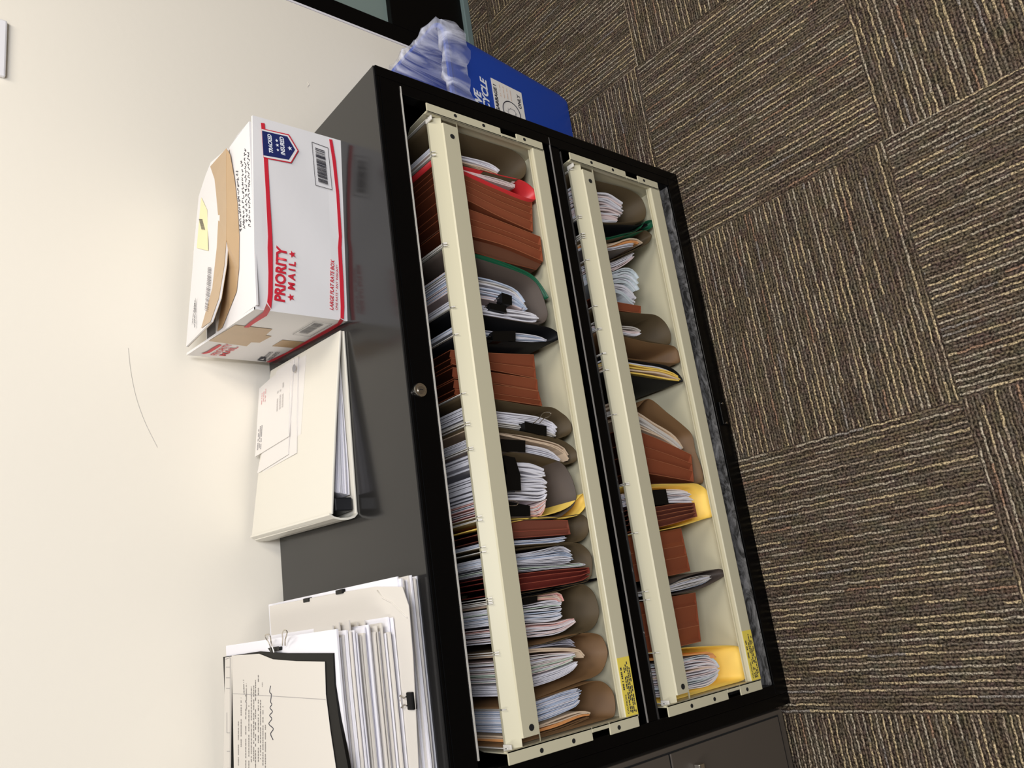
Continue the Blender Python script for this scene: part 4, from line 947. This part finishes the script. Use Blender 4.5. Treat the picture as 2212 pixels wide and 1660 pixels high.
# liner
lm = bpy.data.materials.new('clear_liner'); lm.use_nodes = True; nt = lm.node_tree; pb = nt.nodes['Principled BSDF']
pb.inputs['Base Color'].default_value = (.80,.83,1.0,1); pb.inputs['Roughness'].default_value = .22; pb.inputs['Specular IOR Level'].default_value = .8
tr_ = nt.nodes.new('ShaderNodeBsdfTransparent'); mx = nt.nodes.new('ShaderNodeMixShader'); no = nt.nodes.new('ShaderNodeTexNoise'); mr = nt.nodes.new('ShaderNodeMapRange'); tc = nt.nodes.new('ShaderNodeTexCoord')
mp = nt.nodes.new('ShaderNodeMapping'); mp.inputs['Scale'].default_value = (22, 22, 5); nt.links.new(tc.outputs['Object'], mp.inputs[0]); nt.links.new(mp.outputs[0], no.inputs['Vector']); no.inputs['Scale'].default_value = 1.0; no.inputs['Detail'].default_value = 5; no.inputs['Distortion'].default_value = 1.2
mr.inputs[1].default_value = .40; mr.inputs[2].default_value = .68; mr.inputs[3].default_value = .10; mr.inputs[4].default_value = .80
nt.links.new(no.outputs['Fac'], mr.inputs[0]); nt.links.new(mr.outputs[0], mx.inputs[0]); nt.links.new(tr_.outputs[0], mx.inputs[1]); nt.links.new(pb.outputs[0], mx.inputs[2])
bpn = nt.nodes.new('ShaderNodeBump'); bpn.inputs['Strength'].default_value = .6; bpn.inputs['Distance'].default_value = .01; nt.links.new(no.outputs['Fac'], bpn.inputs['Height']); nt.links.new(bpn.outputs[0], pb.inputs['Normal'])
nt.links.new(mx.outputs[0], nt.nodes['Material Output'].inputs[0])
rs = random.Random(4); n6 = 24; lv2 = [(.196,.127,.045,.338),(.196,.127,.045,.355),(.195,.127,.045,.374),(.193,.125,.043,.388),(.183,.114,.04,.394),(.171,.103,.036,.388),(.163,.095,.034,.35),(.155,.088,.032,.25),(.144,.077,.030,.12),(.134,.069,.026,.03)]
vs = []; KK = 4*(n6+1)
for li, l in enumerate(lv2):
    for j, p in enumerate(rring(*l, n=n6) if False else [Vector(q) for q in resample([Vector(q) for q in rring(*l, n=8)]+[Vector(rring(*l, n=8)[0])], KK+1)[:-1]]):
        d = Vector((p[0], p[1], 0)).normalized(); wv = .0035*math.sin(j*1.9+li*.9)+.003*math.sin(j*.73+li*.4)+rs.uniform(-.0014,.0014)
        zz = p[2]+(.007*math.sin(j*.55)+.004*math.sin(j*1.3) if li == 0 else .003*math.sin(j*.9+li)); vs.append((p[0]+d.x*wv, p[1]+d.y*wv, zz))
fs = [(i*KK+j, i*KK+(j+1) % KK, (i+1)*KK+(j+1) % KK, (i+1)*KK+j) for i in range(len(lv2)-1) for j in range(KK)]
b = MB(); b.add(vs, fs); t_ = tag(b.build('bin_liner', lm, smooth=True), 'clear crinkled plastic liner bag draped over the blue bin rim', 'bin liner'); t_.location = bc
# lettering and sticker on the tilted front
fy = lambda z: -(.087+(z-.03)*(.026/.342))-.0006
fn = Vector((0, -1, -.076)).normalized()
def FP(x, z): return Vector((x-bc.x, fy(z), z))
lettering('WE', 'lettering', whitep, bn, FP(1.226,.300), FP(1.270,.300), fn, shear=.25, bold=.04)
lettering('RECYCLE', 'lettering', whitep, bn, FP(1.200,.278), FP(1.308,.278), fn, shear=.25, bold=.04, hs=1.0)
b = MB(); b.poly([FP(1.17,.262), FP(1.318,.262), FP(1.316,.170), FP(1.168,.170)], fn*.0005); st = b.build('sticker', mat('sticker_paper', (.9,.86,.80), .6), bn)
lettering('GARBAGE !', 'lettering', inkp, st, FP(1.236,.250), FP(1.304,.250), fn, bold=.04, lift=.001, hs=.9)
lettering('ONLY', 'lettering', inkp, st, FP(1.270,.178), FP(1.306,.178), fn, bold=.03, lift=.001)
b = MB(); cx_, cz_ = 1.250, .212; b.tube([FP(cx_+.026*math.cos(t*math.pi/20), cz_+.026*math.sin(t*math.pi/20))+fn*.0008 for t in range(40)], .0011, 5, closed=True); b.build('prohibition_ring', inkp, st)
b = MB()
for q in range(9):
    a_ = q*.7; b.tube([FP(cx_+.014*math.cos(a_)-.003, cz_+.016*math.sin(a_))+fn*.0008, FP(cx_+.010*math.cos(a_+1.4), cz_+.012*math.sin(a_+1.1))+fn*.0008], .0005, 4)
b.build('rubbish_drawing', greyink, st)
b = MB(); printed_lines(b, FP(1.280,.238), FP(1.310,.238), FP(1.280,.206), 4, fn, h=-.25, lift=.001); b.build('small_print', mat('faint_orange_ink', (.8,.62,.5)), st)

# ------------------------------------------------------------------ groups of look-alikes
GROUPS = {'envelope': 'envelopes piled on the binder', 'paper_bundle': 'paper bundles filed in the drawers', 'expanding_pocket': 'expanding pockets filed in the drawers',
          'card_folder': 'card folders tucked in the hanging folders', 'binder_clip': 'black binder clips'}
for o in scene.objects:
    if o.parent or 'label' not in o: continue
    k = o.name.split('.')[0]
    if k == 'hanging_folder': o['group'] = 'hanging folders in the top drawer' if o.location.z > .32 else 'hanging folders in the bottom drawer'
    elif k in GROUPS and not (k == 'envelope' and o.location.z < .6): o['group'] = GROUPS[k]
